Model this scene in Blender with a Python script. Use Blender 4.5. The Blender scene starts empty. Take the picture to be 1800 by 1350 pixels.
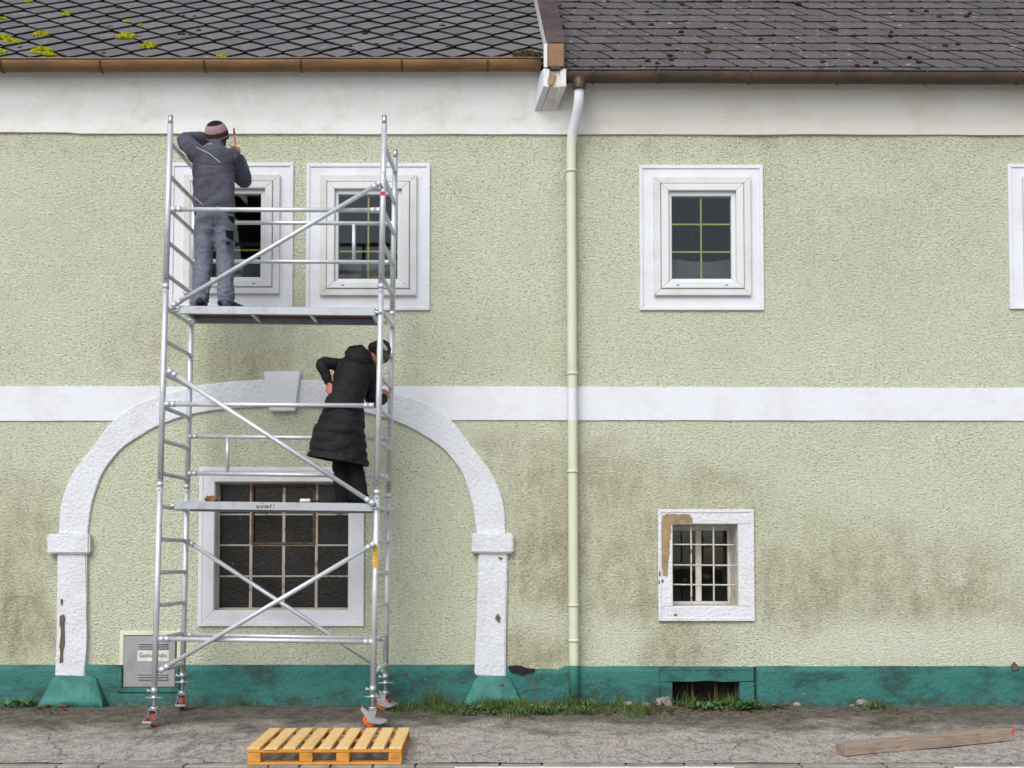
import bpy, bmesh, math, random
from mathutils import Vector, Matrix, noise
from mathutils.bvhtree import BVHTree
R = math.radians
rnd = random.Random(7)
sc = bpy.context.scene
COL = sc.collection

# ------------------------------------------------------------------ camera, sky, sun, exposure
CAM_Z, CAM_Y, F, PITCH, PY0 = 1.29, -11.4, 2190.0, R(2.5), 894.0
cam = bpy.data.cameras.new('camera')
cam.sensor_fit = 'HORIZONTAL'; cam.sensor_width = 36.0
cam.lens = 36.0 * F / 1800.0
cam.shift_y = (PY0 - 675.0) / 1800.0
cam.clip_start = 0.1; cam.clip_end = 500
camo = bpy.data.objects.new('camera', cam); COL.objects.link(camo)
camo.location = (0, CAM_Y, CAM_Z); camo.rotation_euler = (math.pi / 2 + PITCH, 0, 0)
sc.camera = camo

SUN_EL, SUN_ROT = R(42), math.pi + 0.35
world = bpy.data.worlds.new('World'); sc.world = world; world.use_nodes = True
wn = world.node_tree; wn.nodes.clear()
sky = wn.nodes.new('ShaderNodeTexSky'); sky.sky_type = 'NISHITA'; sky.sun_disc = False
sky.sun_elevation = SUN_EL; sky.sun_rotation = SUN_ROT
sky.air_density = 1.0; sky.dust_density = 1.5; sky.ozone_density = 1.0
hs = wn.nodes.new('ShaderNodeHueSaturation'); hs.inputs['Saturation'].default_value = 0.55
bg = wn.nodes.new('ShaderNodeBackground'); bg.inputs['Strength'].default_value = 0.115
wo = wn.nodes.new('ShaderNodeOutputWorld')
wn.links.new(sky.outputs[0], hs.inputs['Color']); wn.links.new(hs.outputs[0], bg.inputs[0]); wn.links.new(bg.outputs[0], wo.inputs[0])
sun = bpy.data.lights.new('sun', 'SUN'); sun.energy = 1.5; sun.angle = R(40); sun.color = (1.0, 0.99, 0.97)
suno = bpy.data.objects.new('sun', sun); COL.objects.link(suno)
sd = Vector((math.sin(SUN_ROT) * math.cos(SUN_EL), math.cos(SUN_ROT) * math.cos(SUN_EL), math.sin(SUN_EL)))
suno.rotation_euler = (-sd).to_track_quat('-Z', 'Y').to_euler(); suno.location = sd * 30
sc.view_settings.view_transform = 'Standard'; sc.view_settings.look = 'None'
sc.view_settings.gamma = 1.0; sc.view_settings.use_curve_mapping = False
sc.view_settings.exposure = 0.56
sc.cycles.max_bounces = 6; sc.cycles.diffuse_bounces = 3; sc.cycles.transparent_max_bounces = 8

# ------------------------------------------------------------------ geometry of the place
def ray(px, py):
    dx = (px - 900.0) / F; dz = -(py - PY0) / F
    return Vector((dx, math.cos(PITCH) - dz * math.sin(PITCH), math.sin(PITCH) + dz * math.cos(PITCH)))
def at(px, py, Y=0.0):
    d = ray(px, py); t = (Y - CAM_Y) / d.y
    return Vector((d.x * t, Y, CAM_Z + d.z * t))
def gz(Y):                       # ground height at a distance Y in front of the wall
    if Y > -0.3: return 0.0
    if Y > -2.5: return (Y + 0.3) * 0.069
    return -0.152 + max(Y + 2.5, -6) * 0.012
def G(px, py):
    lo, hi = -10.0, 0.0
    for _ in range(50):
        m = (lo + hi) / 2; p = at(px, py, m)
        if p.z > gz(m): lo = m
        else: hi = m
    return at(px, py, lo)

def link(o, parent=None):
    COL.objects.link(o)
    if parent is not None:
        o.parent = parent
        o.matrix_parent_inverse = Matrix.Translation(-Vector(parent.get('_w', (0, 0, 0))))
    return o
def tag(o, label=None, cat=None, group=None, kind=None):
    if label: o['label'] = label
    if cat: o['category'] = cat
    if group: o['group'] = group
    if kind: o['kind'] = kind
    return o
def empty(name, loc, label, cat, group=None):
    o = bpy.data.objects.new(name, None); COL.objects.link(o); o.location = loc; o['_w'] = tuple(loc)
    o.empty_display_size = 0.2
    return tag(o, label, cat, group)
def mesh_of(bm, smooth=False, name='m'):
    me = bpy.data.meshes.new(name); bmesh.ops.recalc_face_normals(bm, faces=bm.faces[:]); bm.to_mesh(me); bm.free()
    if smooth: me.polygons.foreach_set('use_smooth', [True] * len(me.polygons))
    return me
def obj(name, bm, mat, parent=None, smooth=False, label=None):
    me = mesh_of(bm, smooth, name) if isinstance(bm, bmesh.types.BMesh) else bm
    if mat is not None:
        me.materials.clear()
        for m in (mat if isinstance(mat, (list, tuple)) else [mat]): me.materials.append(m)
    o = link(bpy.data.objects.new(name, me), parent)
    if label: o['label'] = label
    return o
def rebase(o):                    # move a lone mesh's origin to its base
    xs = [v.co for v in o.data.vertices]
    c = Vector(((min(v.x for v in xs) + max(v.x for v in xs)) / 2, (min(v.y for v in xs) + max(v.y for v in xs)) / 2, min(v.z for v in xs)))
    o.data.transform(Matrix.Translation(-c)); o.location = c
    return o

def B(): return bmesh.new()
def box(bm, a, b, bev=0.0):
    a, b = Vector(a), Vector(b)
    vs = [bm.verts.new((x, y, z)) for x in (a.x, b.x) for y in (a.y, b.y) for z in (a.z, b.z)]
    fs = [bm.faces.new([vs[i] for i in q]) for q in ((0, 1, 3, 2), (4, 6, 7, 5), (0, 4, 5, 1), (2, 3, 7, 6), (0, 2, 6, 4), (1, 5, 7, 3))]
    if bev: bmesh.ops.bevel(bm, geom=list({e for f in fs for e in f.edges}), offset=bev, segments=1, affect='EDGES')
    return bm
def prism(bm, pts, y0, y1, bev=0.0, seg=1):   # pts (x,z), front at y0
    f = [bm.verts.new((p[0], y0, p[1])) for p in pts]; k = [bm.verts.new((p[0], y1, p[1])) for p in pts]
    n = len(pts); ff = bm.faces.new(f); bm.faces.new(k[::-1])
    for i in range(n): bm.faces.new((f[i], k[i], k[(i + 1) % n], f[(i + 1) % n]))
    if bev:
        es = [e for e in ff.edges] + [e for i in range(n) for e in f[i].link_edges if e.other_vert(f[i]) is k[i]]
        bmesh.ops.bevel(bm, geom=es, offset=bev, segments=seg, affect='EDGES')
    return bm
def frame_of(d):
    d = d.normalized(); u = Vector((0, 0, 1)) if abs(d.z) < 0.9 else Vector((0, 1, 0))
    s = d.cross(u).normalized(); return s, d.cross(s).normalized()
def tube(bm, a, b, r, n=10, r2=None, cap=True):
    a, b = Vector(a), Vector(b); s, u = frame_of(b - a); r2 = r if r2 is None else r2
    A = [bm.verts.new(a + (s * math.cos(t) + u * math.sin(t)) * r) for t in [2 * math.pi * i / n for i in range(n)]]
    C = [bm.verts.new(b + (s * math.cos(t) + u * math.sin(t)) * r2) for t in [2 * math.pi * i / n for i in range(n)]]
    for i in range(n): f = bm.faces.new((A[i], A[(i + 1) % n], C[(i + 1) % n], C[i])); f.smooth = True
    if cap: bm.faces.new(A[::-1]); bm.faces.new(C)
    return bm
def path_tube(bm, pts, rad, n=10, cap=True):
    pts = [Vector(p) for p in pts]; rings = []; s = None
    for i, p in enumerate(pts):
        d = (pts[min(i + 1, len(pts) - 1)] - pts[max(i - 1, 0)]).normalized()
        if s is None: s, u = frame_of(d)
        else: s = (s - d * s.dot(d)).normalized()
        u = d.cross(s); r = rad[i] if isinstance(rad, (list, tuple)) else rad
        rings.append([bm.verts.new(p + (s * math.cos(t) + u * math.sin(t)) * r) for t in [2 * math.pi * k / n for k in range(n)]])
    for A, C in zip(rings, rings[1:]):
        for i in range(n): f = bm.faces.new((A[i], A[(i + 1) % n], C[(i + 1) % n], C[i])); f.smooth = True
    if cap: bm.faces.new(rings[0][::-1]); bm.faces.new(rings[-1])
    return bm
def spline(pts, per=6):
    out = []
    P = [Vector(p) for p in pts]; P = [P[0] * 2 - P[1]] + P + [P[-1] * 2 - P[-2]]
    for i in range(1, len(P) - 2):
        for k in range(per):
            t = k / per; a, b, c, d = P[i - 1], P[i], P[i + 1], P[i + 2]
            out.append(0.5 * (2 * b + (c - a) * t + (2 * a - 5 * b + 4 * c - d) * t * t + (3 * b - a - 3 * c + d) * t ** 3))
    out.append(P[-2]); return out
def nz(p, s=1.0, o=3): return noise.fractal(Vector(p) * s, 1.0, 2.0, o)

# ------------------------------------------------------------------ materials
class NT:
    def __init__(self, name):
        self.m = bpy.data.materials.new(name); self.m.use_nodes = True; self.t = self.m.node_tree
        self.t.nodes.clear(); self.out = self.t.nodes.new('ShaderNodeOutputMaterial')
    def __call__(self, typ, ins=None, **attrs):
        n = self.t.nodes.new('ShaderNode' + typ)
        for k, v in attrs.items(): setattr(n, k, v)
        for k, v in (ins or {}).items(): self.set(n.inputs[k], v)
        return n
    def set(self, sock, v):
        if isinstance(v, bpy.types.NodeSocket): self.t.links.new(v, sock)
        elif isinstance(v, bpy.types.Node): self.t.links.new(v.outputs[0], sock)
        else:
            if isinstance(v, (tuple, list)) and len(v) == 3 and sock.type == 'RGBA': v = (*v, 1)
            sock.default_value = v
    def noise(self, vec, scale, detail=3, rough=0.55, dist=0.0):
        return self('TexNoise', {'Vector': vec, 'Scale': scale, 'Detail': detail, 'Roughness': rough, 'Distortion': dist}).outputs['Fac']
    def ramp(self, v, a, b, lo=0.0, hi=1.0):
        return self('MapRange', {'Value': v, 'From Min': a, 'From Max': b, 'To Min': lo, 'To Max': hi}, interpolation_type='SMOOTHSTEP').outputs[0]
    def mix(self, f, a, b, mode='MIX'):
        n = self('Mix', None, data_type='RGBA', blend_type=mode)
        self.set(n.inputs['Factor'], f); self.set(n.inputs[6], a); self.set(n.inputs[7], b); return n.outputs[2]
    def math(self, op, a, b=0.0, clamp=False):
        n = self('Math', None, operation=op, use_clamp=clamp); self.set(n.inputs[0], a); self.set(n.inputs[1], b); return n.outputs[0]
    def vec(self, kind='pos', scale=None):
        if kind == 'pos': v = self('NewGeometry').outputs['Position']
        else: v = self('TexCoord').outputs['Object']
        if scale:
            v = self('Mapping', {'Vector': v, 'Scale': scale}).outputs[0]
        return v
    def bump(self, h, dist, strength=1.0, nrm=None):
        n = self('Bump', {'Height': h, 'Distance': dist, 'Strength': strength})
        if nrm is not None: self.set(n.inputs['Normal'], nrm)
        return n.outputs[0]
    def bsdf(self, col, rough=0.8, metal=0.0, bump=None, spec=0.3, **kw):
        p = self('BsdfPrincipled', {'Base Color': col, 'Roughness': rough, 'Metallic': metal, 'Specular IOR Level': spec})
        if bump is not None: self.set(p.inputs['Normal'], bump)
        for k, v in kw.items(): self.set(p.inputs[k], v)
        self.t.links.new(p.outputs[0], self.out.inputs[0]); return self.m
def srgb(r, g, b):
    f = lambda c: (c / 255 / 12.92) if c / 255 <= 0.04045 else ((c / 255 + 0.055) / 1.055) ** 2.4
    return (f(r), f(g), f(b))
M = {}

def m_facade():
    n = NT('green roughcast'); p = n.vec()
    st = n('Mapping', {'Vector': p, 'Scale': (1, 1, 1.55)}).outputs[0]
    h1 = n.noise(st, 36, 3, 0.65, 0.3); h2 = n.noise(st, 85, 2, 0.6); big = n.noise(p, 0.9, 4, 0.6)
    h = n.math('ADD', n.math('MULTIPLY', h1, 0.55), n.math('MULTIPLY', h2, 0.45))
    dirt = n('Attribute', None, attribute_name='dirt').outputs['Fac']; damp = n('Attribute', None, attribute_name='damp').outputs['Fac']  # the dirt attribute also carries the deck's painted shade
    speck = n('Attribute', None, attribute_name='speck').outputs['Fac']
    mid = n.noise(p, 6, 5, 0.7); run = n.noise(n.vec('pos', (1, 1, 0.25)), 7, 4, 0.65)
    base = n.mix(n.ramp(big, 0.3, 0.7), (0.755, 0.780, 0.570), (0.815, 0.830, 0.640))
    base = n.mix(n.math('MULTIPLY', n.ramp(mid, 0.4, 0.65), 0.10), base, (0.50, 0.50, 0.33))
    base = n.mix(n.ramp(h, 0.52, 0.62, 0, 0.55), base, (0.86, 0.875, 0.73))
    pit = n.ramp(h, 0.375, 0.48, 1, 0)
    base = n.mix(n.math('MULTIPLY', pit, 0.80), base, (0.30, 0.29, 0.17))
    d2 = n.math('MULTIPLY', dirt, n.ramp(n.math('ADD', n.math('MULTIPLY', mid, 0.7), n.math('MULTIPLY', run, 0.5)), 0.46, 0.74, 0.48, 1.12))
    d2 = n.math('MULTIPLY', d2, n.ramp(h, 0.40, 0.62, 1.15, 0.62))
    base = n.mix(n.math('MULTIPLY', d2, 0.92, True), base, n.mix(n.ramp(run, 0.4, 0.6), (0.42, 0.350, 0.215), (0.33, 0.290, 0.175)))
    base = n.mix(n.math('MULTIPLY', n.math('MULTIPLY', damp, n.ramp(h, 0.38, 0.55, 0.45, 1)), 0.9, True), base, (0.84, 0.86, 0.69))
    vor = n('TexVoronoi', {'Vector': n('Mapping', {'Vector': p, 'Scale': (1, 0.0, 1.2)}).outputs[0], 'Scale': 34.0, 'Randomness': 1.0}, feature='F1')
    pick = n.ramp(n('SeparateColor', {'Color': vor.outputs['Color']}).outputs[0], 0.62, 0.74)
    sp = n.math('MULTIPLY', n.math('MULTIPLY', n.ramp(vor.outputs['Distance'], 0.14, 0.34, 1, 0), pick), speck)
    base = n.mix(n.math('MULTIPLY', sp, 0.7, True), base, (0.15, 0.12, 0.06))
    b = n.bump(n.ramp(h, 0.3, 0.72), 0.025, 0.85)
    return n.bsdf(base, 0.92, bump=b, spec=0.15)
M['facade'] = m_facade()

def m_white(name, col=(0.695, 0.71, 0.745), rough_scale=0.0, dirt=0.25, dcol=(0.45, 0.41, 0.34)):
    n = NT(name); p = n.vec(); a = n.noise(p, 2.2, 5, 0.65); b2 = n.noise(p, 11, 4, 0.7)
    c = n.mix(n.math('MULTIPLY', n.ramp(n.math('ADD', a, n.math('MULTIPLY', b2, 0.4)), 0.62, 0.95), dirt), col, dcol)
    h = n.noise(p, 34 if rough_scale else 16, 3, 0.6, 0.4)
    return n.bsdf(c, 0.8, bump=n.bump(h, 0.02 if rough_scale else 0.006, 0.8), spec=0.2)
M['white'] = m_white('white wall paint'); M['cornice'] = m_white('off white cornice paint', (0.72, 0.715, 0.695), 0, 0.30, (0.46, 0.41, 0.33))
M['white_rough'] = m_white('white paint on rough render', (0.69, 0.705, 0.74), 1, 0.3)
M['white_old'] = m_white('old white paint', (0.72, 0.70, 0.66), 0, 0.7, (0.36, 0.30, 0.22))
M['pvc'] = m_white('white window plastic', (0.68, 0.685, 0.70), 0, 0.2, (0.5, 0.44, 0.38))
M['pvc_dirty'] = m_white('grubby white window trim', (0.66, 0.655, 0.65), 0, 0.45, (0.45, 0.38, 0.31))

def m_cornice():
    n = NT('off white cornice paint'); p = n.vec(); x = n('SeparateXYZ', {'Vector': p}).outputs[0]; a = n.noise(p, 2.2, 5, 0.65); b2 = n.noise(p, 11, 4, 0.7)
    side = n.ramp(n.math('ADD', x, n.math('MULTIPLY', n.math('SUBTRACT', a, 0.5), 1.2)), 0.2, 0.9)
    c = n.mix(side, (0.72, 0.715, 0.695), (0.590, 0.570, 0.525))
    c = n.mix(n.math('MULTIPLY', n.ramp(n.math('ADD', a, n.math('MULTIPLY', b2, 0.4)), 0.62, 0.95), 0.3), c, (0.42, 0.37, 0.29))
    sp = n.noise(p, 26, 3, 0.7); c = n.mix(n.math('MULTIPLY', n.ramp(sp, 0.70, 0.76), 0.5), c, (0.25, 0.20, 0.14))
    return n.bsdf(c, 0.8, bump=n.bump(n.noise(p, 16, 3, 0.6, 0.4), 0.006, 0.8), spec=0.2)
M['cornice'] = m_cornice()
def m_teal():
    n = NT('teal plinth paint'); p = n.vec(); a = n.noise(n.vec('pos', (1, 1, 2)), 2.4, 5, 0.68); b2 = n.noise(p, 16, 4, 0.65)
    c = n.mix(n.ramp(a, 0.4, 0.66), (0.034, 0.165, 0.142), (0.024, 0.112, 0.099))
    c = n.mix(n.math('MULTIPLY', n.ramp(n.math('ADD', a, n.math('MULTIPLY', b2, 0.35)), 0.66, 0.86), 0.6), c, (0.030, 0.042, 0.035))
    z = n('SeparateXYZ', {'Vector': p}).outputs[2]
    c = n.mix(n.math('MULTIPLY', n.math('MULTIPLY', n.ramp(z, 0.0, 0.14, 1, 0), n.ramp(b2, 0.4, 0.6)), 0.7), c, (0.055, 0.05, 0.035))
    c = n.mix(n.ramp(b2, 0.70, 0.73), c, (0.10, 0.26, 0.22))
    return n.bsdf(c, 0.62, bump=n.bump(n.noise(p, 22, 4, 0.6, 0.5), 0.018, 0.8), spec=0.3)
M['teal'] = m_teal()

def m_alu(name='brushed aluminium', col=(0.66, 0.68, 0.71), metal=0.55, rough=0.48):
    n = NT(name); p = n.vec(); a = n.noise(p, 9, 4, 0.6); s = n.noise(n.vec('pos', (60, 60, 3)), 3, 2)
    c = n.mix(n.ramp(a, 0.45, 0.75), col, tuple(x * 0.8 for x in col))
    r = n.ramp(s, 0.3, 0.7, rough - 0.08, rough + 0.1)
    return n.bsdf(c, r, metal, bump=n.bump(s, 0.001, 0.3), spec=0.5)
M['alu'] = m_alu(); M['alu_deck'] = m_alu('mill finish deck aluminium', (0.40, 0.42, 0.445), 0.5, 0.5); M['zinc'] = m_alu('galvanised steel', (0.5, 0.52, 0.54), 0.8, 0.4); M['steel_box'] = m_alu('stainless cabinet steel', (0.36, 0.355, 0.37), 0.7, 0.4)

def m_plain(name, col, rough=0.7, metal=0.0, var=0.25, scale=8, bump=0.0, spec=0.3, kind='pos'):
    n = NT(name); p = n.vec(kind); a = n.noise(p, scale, 4, 0.6)
    c = n.mix(n.ramp(a, 0.3, 0.7), tuple(x * (1 - var) for x in col), tuple(min(1, x * (1 + var * 0.6)) for x in col))
    return n.bsdf(c, rough, metal, bump=n.bump(n.noise(p, scale * 6, 3), bump, 0.8) if bump else None, spec=spec)

M['teal_light'] = m_plain('light teal block paint', (0.060, 0.215, 0.180), 0.7, 0, 0.3, 5, 0.012, 0.25)  # lighter teal over the whole of each base block
def m_copper():
    n = NT('weathered copper'); p = n.vec(); a = n.noise(n.vec('pos', (1, 1, 5)), 2.2, 5, 0.65); b2 = n.noise(n.vec('pos', (14, 14, 2)), 1.6, 3)
    c = n.mix(n.ramp(a, 0.35, 0.7), (0.225, 0.120, 0.045), (0.130, 0.075, 0.040))
    c = n.mix(n.math('MULTIPLY', n.ramp(b2, 0.58, 0.8), 0.5), c, (0.06, 0.045, 0.035))
    return n.bsdf(c, 0.48, 0.25, bump=n.bump(n.noise(p, 6, 3), 0.004, 0.6), spec=0.45)
M['copper'] = m_copper()
M['copper_dark'] = m_plain('dark brown copper', (0.085, 0.060, 0.040), 0.5, 0.3, 0.3, 5, 0.002, 0.4)
M['coping'] = m_plain('purple brown coping tile', (0.078, 0.055, 0.054), 0.7, 0, 0.4, 4, 0.003)

def m_tile(name, a0, a1, lich):
    n = NT(name); p = n.vec(); r = n('ObjectInfo').outputs['Random']
    a = n.noise(p, 3, 4, 0.65); f = n.noise(p, 90, 2)
    c = n.mix(n.math('ADD', n.math('MULTIPLY', r, 0.6), n.math('MULTIPLY', a, 0.5), True), a0, a1)
    c = n.mix(n.math('MULTIPLY', n.ramp(f, 0.42, 0.7), 0.30), c, (0.25, 0.24, 0.24))
    l = n.noise(n.vec('pos', (1, 1, 1)), 13, 4, 0.75)
    c = n.mix(n.math('MULTIPLY', n.ramp(l, 0.62, 0.66), lich), c, (0.42, 0.36, 0.33))
    g = n.noise(p, 5, 5, 0.75); c = n.mix(n.math('MULTIPLY', n.ramp(g, 0.60, 0.68), 0.55), c, (0.045, 0.037, 0.025))
    return n.bsdf(c, 0.85, bump=n.bump(f, 0.004, 0.8), spec=0.25)
M['tile_left'] = m_tile('grey fibre cement tile', (0.085, 0.085, 0.092), (0.150, 0.146, 0.150), 0.6)
M['tile_right'] = m_tile('brown grey fibre cement tile', (0.062, 0.054, 0.056), (0.100, 0.088, 0.090), 0.9)
M['tile_edge'] = m_plain('mossy dark tile edge', (0.042, 0.037, 0.031), 0.95, 0, 0.4, 6)
M['moss'] = m_plain('yellow green moss', (0.29, 0.30, 0.012), 0.95, 0, 0.45, 30, 0.004, 0.1)
M['moss_dark'] = m_plain('brown moss', (0.055, 0.040, 0.016), 0.95, 0, 0.4, 30, 0.004, 0.1)

def m_glass():
    n = NT('window glass'); lw = n('Fresnel', {'IOR': 1.36})
    wav = n.bump(n.noise(n.vec(), 2.5, 2), 0.004, 0.6)
    g = n('BsdfGlossy', {'Color': (0.92, 0.97, 1.0, 1), 'Roughness': 0.02, 'Normal': wav}); t = n('BsdfTransparent', {'Color': (0.88, 0.91, 0.91, 1)})
    mx = n('MixShader', {0: lw.outputs[0], 1: t.outputs[0], 2: g.outputs[0]}); n.t.links.new(mx.outputs[0], n.out.inputs[0]); return n.m
M['glass'] = m_glass()
def m_dirty_glass():
    n = NT('dusty dark wired glass'); p = n.vec(); a = n.noise(p, 3, 4, 0.6); s = n.noise(n.vec('pos', (1, 1, 0.35)), 42, 3, 0.7); r = n('ObjectInfo').outputs['Random']
    c = n.mix(n.ramp(a, 0.35, 0.7), (0.007, 0.007, 0.007), (0.016, 0.0155, 0.015))
    c = n.mix(n.math('MULTIPLY', n.ramp(s, 0.69, 0.74), 0.6), c, (0.35, 0.34, 0.32))
    return n.bsdf(c, n.math('ADD', 0.07, n.math('MULTIPLY', r, 0.12)), bump=n.bump(n.noise(p, 38, 2, 0.5, 1.0), 0.006, 0.5), spec=0.28)
M['dirty_glass'] = m_dirty_glass()
M['yellow_bar'] = m_plain('yellow glazing bar', (0.56, 0.47, 0.10), 0.5, 0, 0.15)
def m_rust():
    n = NT('rusty painted steel'); p = n.vec(); a = n.noise(p, 9, 5, 0.7)
    c = n.mix(n.ramp(a, 0.52, 0.68), (0.42, 0.37, 0.31), (0.17, 0.095, 0.05))
    return n.bsdf(c, 0.75, bump=n.bump(a, 0.004, 0.5))
M['rust'] = m_rust()
def m_rust2():
    n = NT('cream bar with rust'); p = n.vec(); a = n.noise(p, 14, 5, 0.7)
    c = n.mix(n.ramp(a, 0.55, 0.68), (0.56, 0.53, 0.43), (0.28, 0.15, 0.06))
    return n.bsdf(c, 0.7)
M['cream_bar'] = m_rust2()
M['rust_dark'] = m_plain('rust brown steel', (0.12, 0.06, 0.03), 0.8, 0, 0.4, 20)
M['tan'] = m_plain('bare tan plaster', (0.33, 0.235, 0.135), 0.95, 0, 0.25, 12, 0.004, 0.1)
M['brown_scar'] = m_plain('bare brown plaster', (0.145, 0.11, 0.08), 0.95, 0, 0.3, 20, 0.004, 0.1)
M['black_gap'] = m_plain('dark gap tone', (0.022, 0.020, 0.018), 0.95, 0, 0.4, 10)  # near-black tone paints in the darkness of holes, slots and the vent
M['dark_room'] = m_plain('dim room wall', (0.10, 0.10, 0.10), 0.9)
M['reflection_sheet'] = m_plain('flat grey reflection tone', (0.17, 0.165, 0.16), 0.9, 0, 0.2, 3)  # tone of the window reflection, carried by the sheets inside
def m_pipe():
    n = NT('painted downpipe'); p = n.vec(); z = n('SeparateXYZ', {'Vector': p}).outputs[2]
    g, w, t = (0.60, 0.63, 0.48), (0.70, 0.715, 0.75), (0.065, 0.25, 0.20)
    za, zb, zc_, zd = ZP
    c = n.mix(n.math('GREATER_THAN', z, za), t, g); c = n.mix(n.math('GREATER_THAN', z, zb), c, w); c = n.mix(n.math('GREATER_THAN', z, zc_), c, g)
    c = n.mix(n.ramp(z, zd - 0.06, zd + 0.06), c, w)
    a = n.noise(p, 5, 4, 0.6); c = n.mix(n.math('MULTIPLY', n.ramp(a, 0.5, 0.8), 0.3), c, (0.36, 0.33, 0.25))
    return n.bsdf(c, 0.5, spec=0.35)
ZP = [at(1005, y, -0.12).z for y in (1170, 739, 683, 245)]
M['pipe'] = m_pipe()
M['border'] = m_plain('pale green smooth render', (0.63, 0.65, 0.49), 0.9, 0, 0.12, 6, 0.004)

def m_pavement():
    n = NT('worn asphalt pavement'); p = n.vec(); y = n('SeparateXYZ', {'Vector': p}).outputs[1]
    big = n.noise(n.vec('pos', (0.8, 1.0, 1)), 1.5, 5, 0.62); fine = n.noise(n.vec('pos', (1, 0.4, 1)), 48, 3, 0.75); mid = n.noise(n.vec('pos', (1, 0.8, 1)), 8, 6, 0.75)
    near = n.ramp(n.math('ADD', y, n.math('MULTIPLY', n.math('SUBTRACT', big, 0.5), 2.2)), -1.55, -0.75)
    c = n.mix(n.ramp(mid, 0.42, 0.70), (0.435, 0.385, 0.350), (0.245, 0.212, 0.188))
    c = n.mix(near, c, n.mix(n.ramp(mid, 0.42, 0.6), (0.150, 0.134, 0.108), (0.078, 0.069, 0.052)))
    gm = n.math('MULTIPLY', n.ramp(n.noise(p, 2.6, 4, 0.7), 0.52, 0.66), n.ramp(y, -1.0, -0.35)); c = n.mix(n.math('MULTIPLY', gm, 0.7), c, (0.055, 0.052, 0.016))
    st = n('TexVoronoi', {'Vector': p, 'Scale': 42.0}, feature='F1'); sel = n.ramp(n('SeparateColor', {'Color': st.outputs['Color']}).outputs[1], 0.80, 0.86)
    c = n.mix(n.math('MULTIPLY', n.math('MULTIPLY', n.ramp(st.outputs['Distance'], 0.2, 0.4, 1, 0), sel), 0.7), c, (0.36, 0.34, 0.31))
    c = n.mix(n.math('MULTIPLY', n.ramp(fine, 0.46, 0.64), 0.62), c, (0.085, 0.077, 0.068))
    wv = n('VectorMath', {0: p, 1: n('VectorMath', {0: n('TexNoise', {'Vector': p, 'Scale': 3.0, 'Detail': 4.0}).outputs['Color'], 1: (0.35, 0.35, 0.35)}, operation='MULTIPLY').outputs[0]}, operation='ADD').outputs[0]
    ck = n('TexVoronoi', {'Vector': n('Mapping', {'Vector': wv, 'Scale': (0.8, 0.7, 0)}).outputs[0], 'Scale': 1.9}, feature='DISTANCE_TO_EDGE').outputs['Distance']
    ck2 = n('TexVoronoi', {'Vector': n('Mapping', {'Vector': wv, 'Scale': (0.8, 0.8, 0)}).outputs[0], 'Scale': 5.5}, feature='DISTANCE_TO_EDGE').outputs['Distance']
    cr = n.math('MAXIMUM', n.math('MULTIPLY', n.ramp(ck, 0.004, 0.022, 1, 0), n.ramp(big, 0.40, 0.55)), n.math('MULTIPLY', n.ramp(ck2, 0.01, 0.05, 1, 0), n.ramp(big, 0.52, 0.66, 0, 0.6)))
    c = n.mix(n.math('MULTIPLY', cr, 0.40), c, (0.07, 0.062, 0.052))
    hh = n.math('SUBTRACT', n.math('ADD', fine, n.math('MULTIPLY', mid, 0.6)), cr)
    return n.bsdf(c, 0.9, bump=n.bump(hh, 0.010, 0.7), spec=0.2)
M['pavement'] = m_pavement()
M['road'] = m_plain('road asphalt', (0.27, 0.262, 0.25), 0.9, 0, 0.3, 3, 0.006, 0.2)
M['kerb'] = m_plain('pale kerb stone', (0.30, 0.28, 0.24), 0.9, 0, 0.3, 5, 0.006, 0.2)
M['line'] = m_plain('white road paint', (0.78, 0.78, 0.78), 0.7, 0, 0.1, 6, 0.002)
M['earth'] = m_plain('bare earth', (0.09, 0.075, 0.055), 0.95, 0, 0.4, 6, 0.01, 0.1)
def m_wood(name, a, b, rough=0.6, ax=(1, 12, 12), spec=0.3):
    n = NT(name); v = n.vec('obj', ax); r = n('ObjectInfo').outputs['Random']; g = n.noise(v, 4, 5, 0.65, 0.8); k = n.noise(n.vec('obj', (1.4, 3, 3)), 5, 3, 0.6)
    c = n.mix(n.ramp(g, 0.3, 0.72), a, b); c = n.mix(n.math('MULTIPLY', n.ramp(k, 0.54, 0.75), 0.5), c, tuple(x * 0.45 for x in b))
    c = n.mix(n.math('MULTIPLY', n.math('POWER', r, 1.5), 0.42), c, tuple(min(1, x * 1.15 + .06) for x in a))
    return n.bsdf(c, rough, bump=n.bump(g, 0.003, 0.6), spec=spec)
M['pallet'] = m_wood('yellow pallet wood', (0.80, 0.54, 0.23), (0.66, 0.40, 0.135), ax=(14, 2, 14))
M['pallet_side'] = m_wood('orange pallet block', (0.62, 0.27, 0.035), (0.50, 0.20, 0.025), ax=(3, 14, 14))
M['timber'] = m_wood('weathered grey timber', (0.36, 0.275, 0.21), (0.21, 0.16, 0.125), 0.8, (1.2, 16, 16))
M['red_paint'] = m_plain('red paint', (0.72, 0.06, 0.05), 0.6)
M['orange'] = m_plain('orange wheel', (0.70, 0.14, 0.03), 0.55, 0, 0.2, 20)
M['tyre'] = m_plain('red brown tyre', (0.22, 0.05, 0.045), 0.6)
M['yellow'] = m_plain('yellow sticker', (0.80, 0.42, 0.01), 0.5)
M['ink'] = m_plain('black print', (0.015, 0.015, 0.016), 0.6); M['logo_red'] = m_plain('red print', (0.65, 0.05, 0.03), 0.5)
M['pallet_ink'] = m_plain('branded mark', (0.20, 0.075, 0.02), 0.8)
M['ply'] = m_plain('brown plywood deck', (0.11, 0.06, 0.045), 0.7, 0, 0.25, 5)
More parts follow.
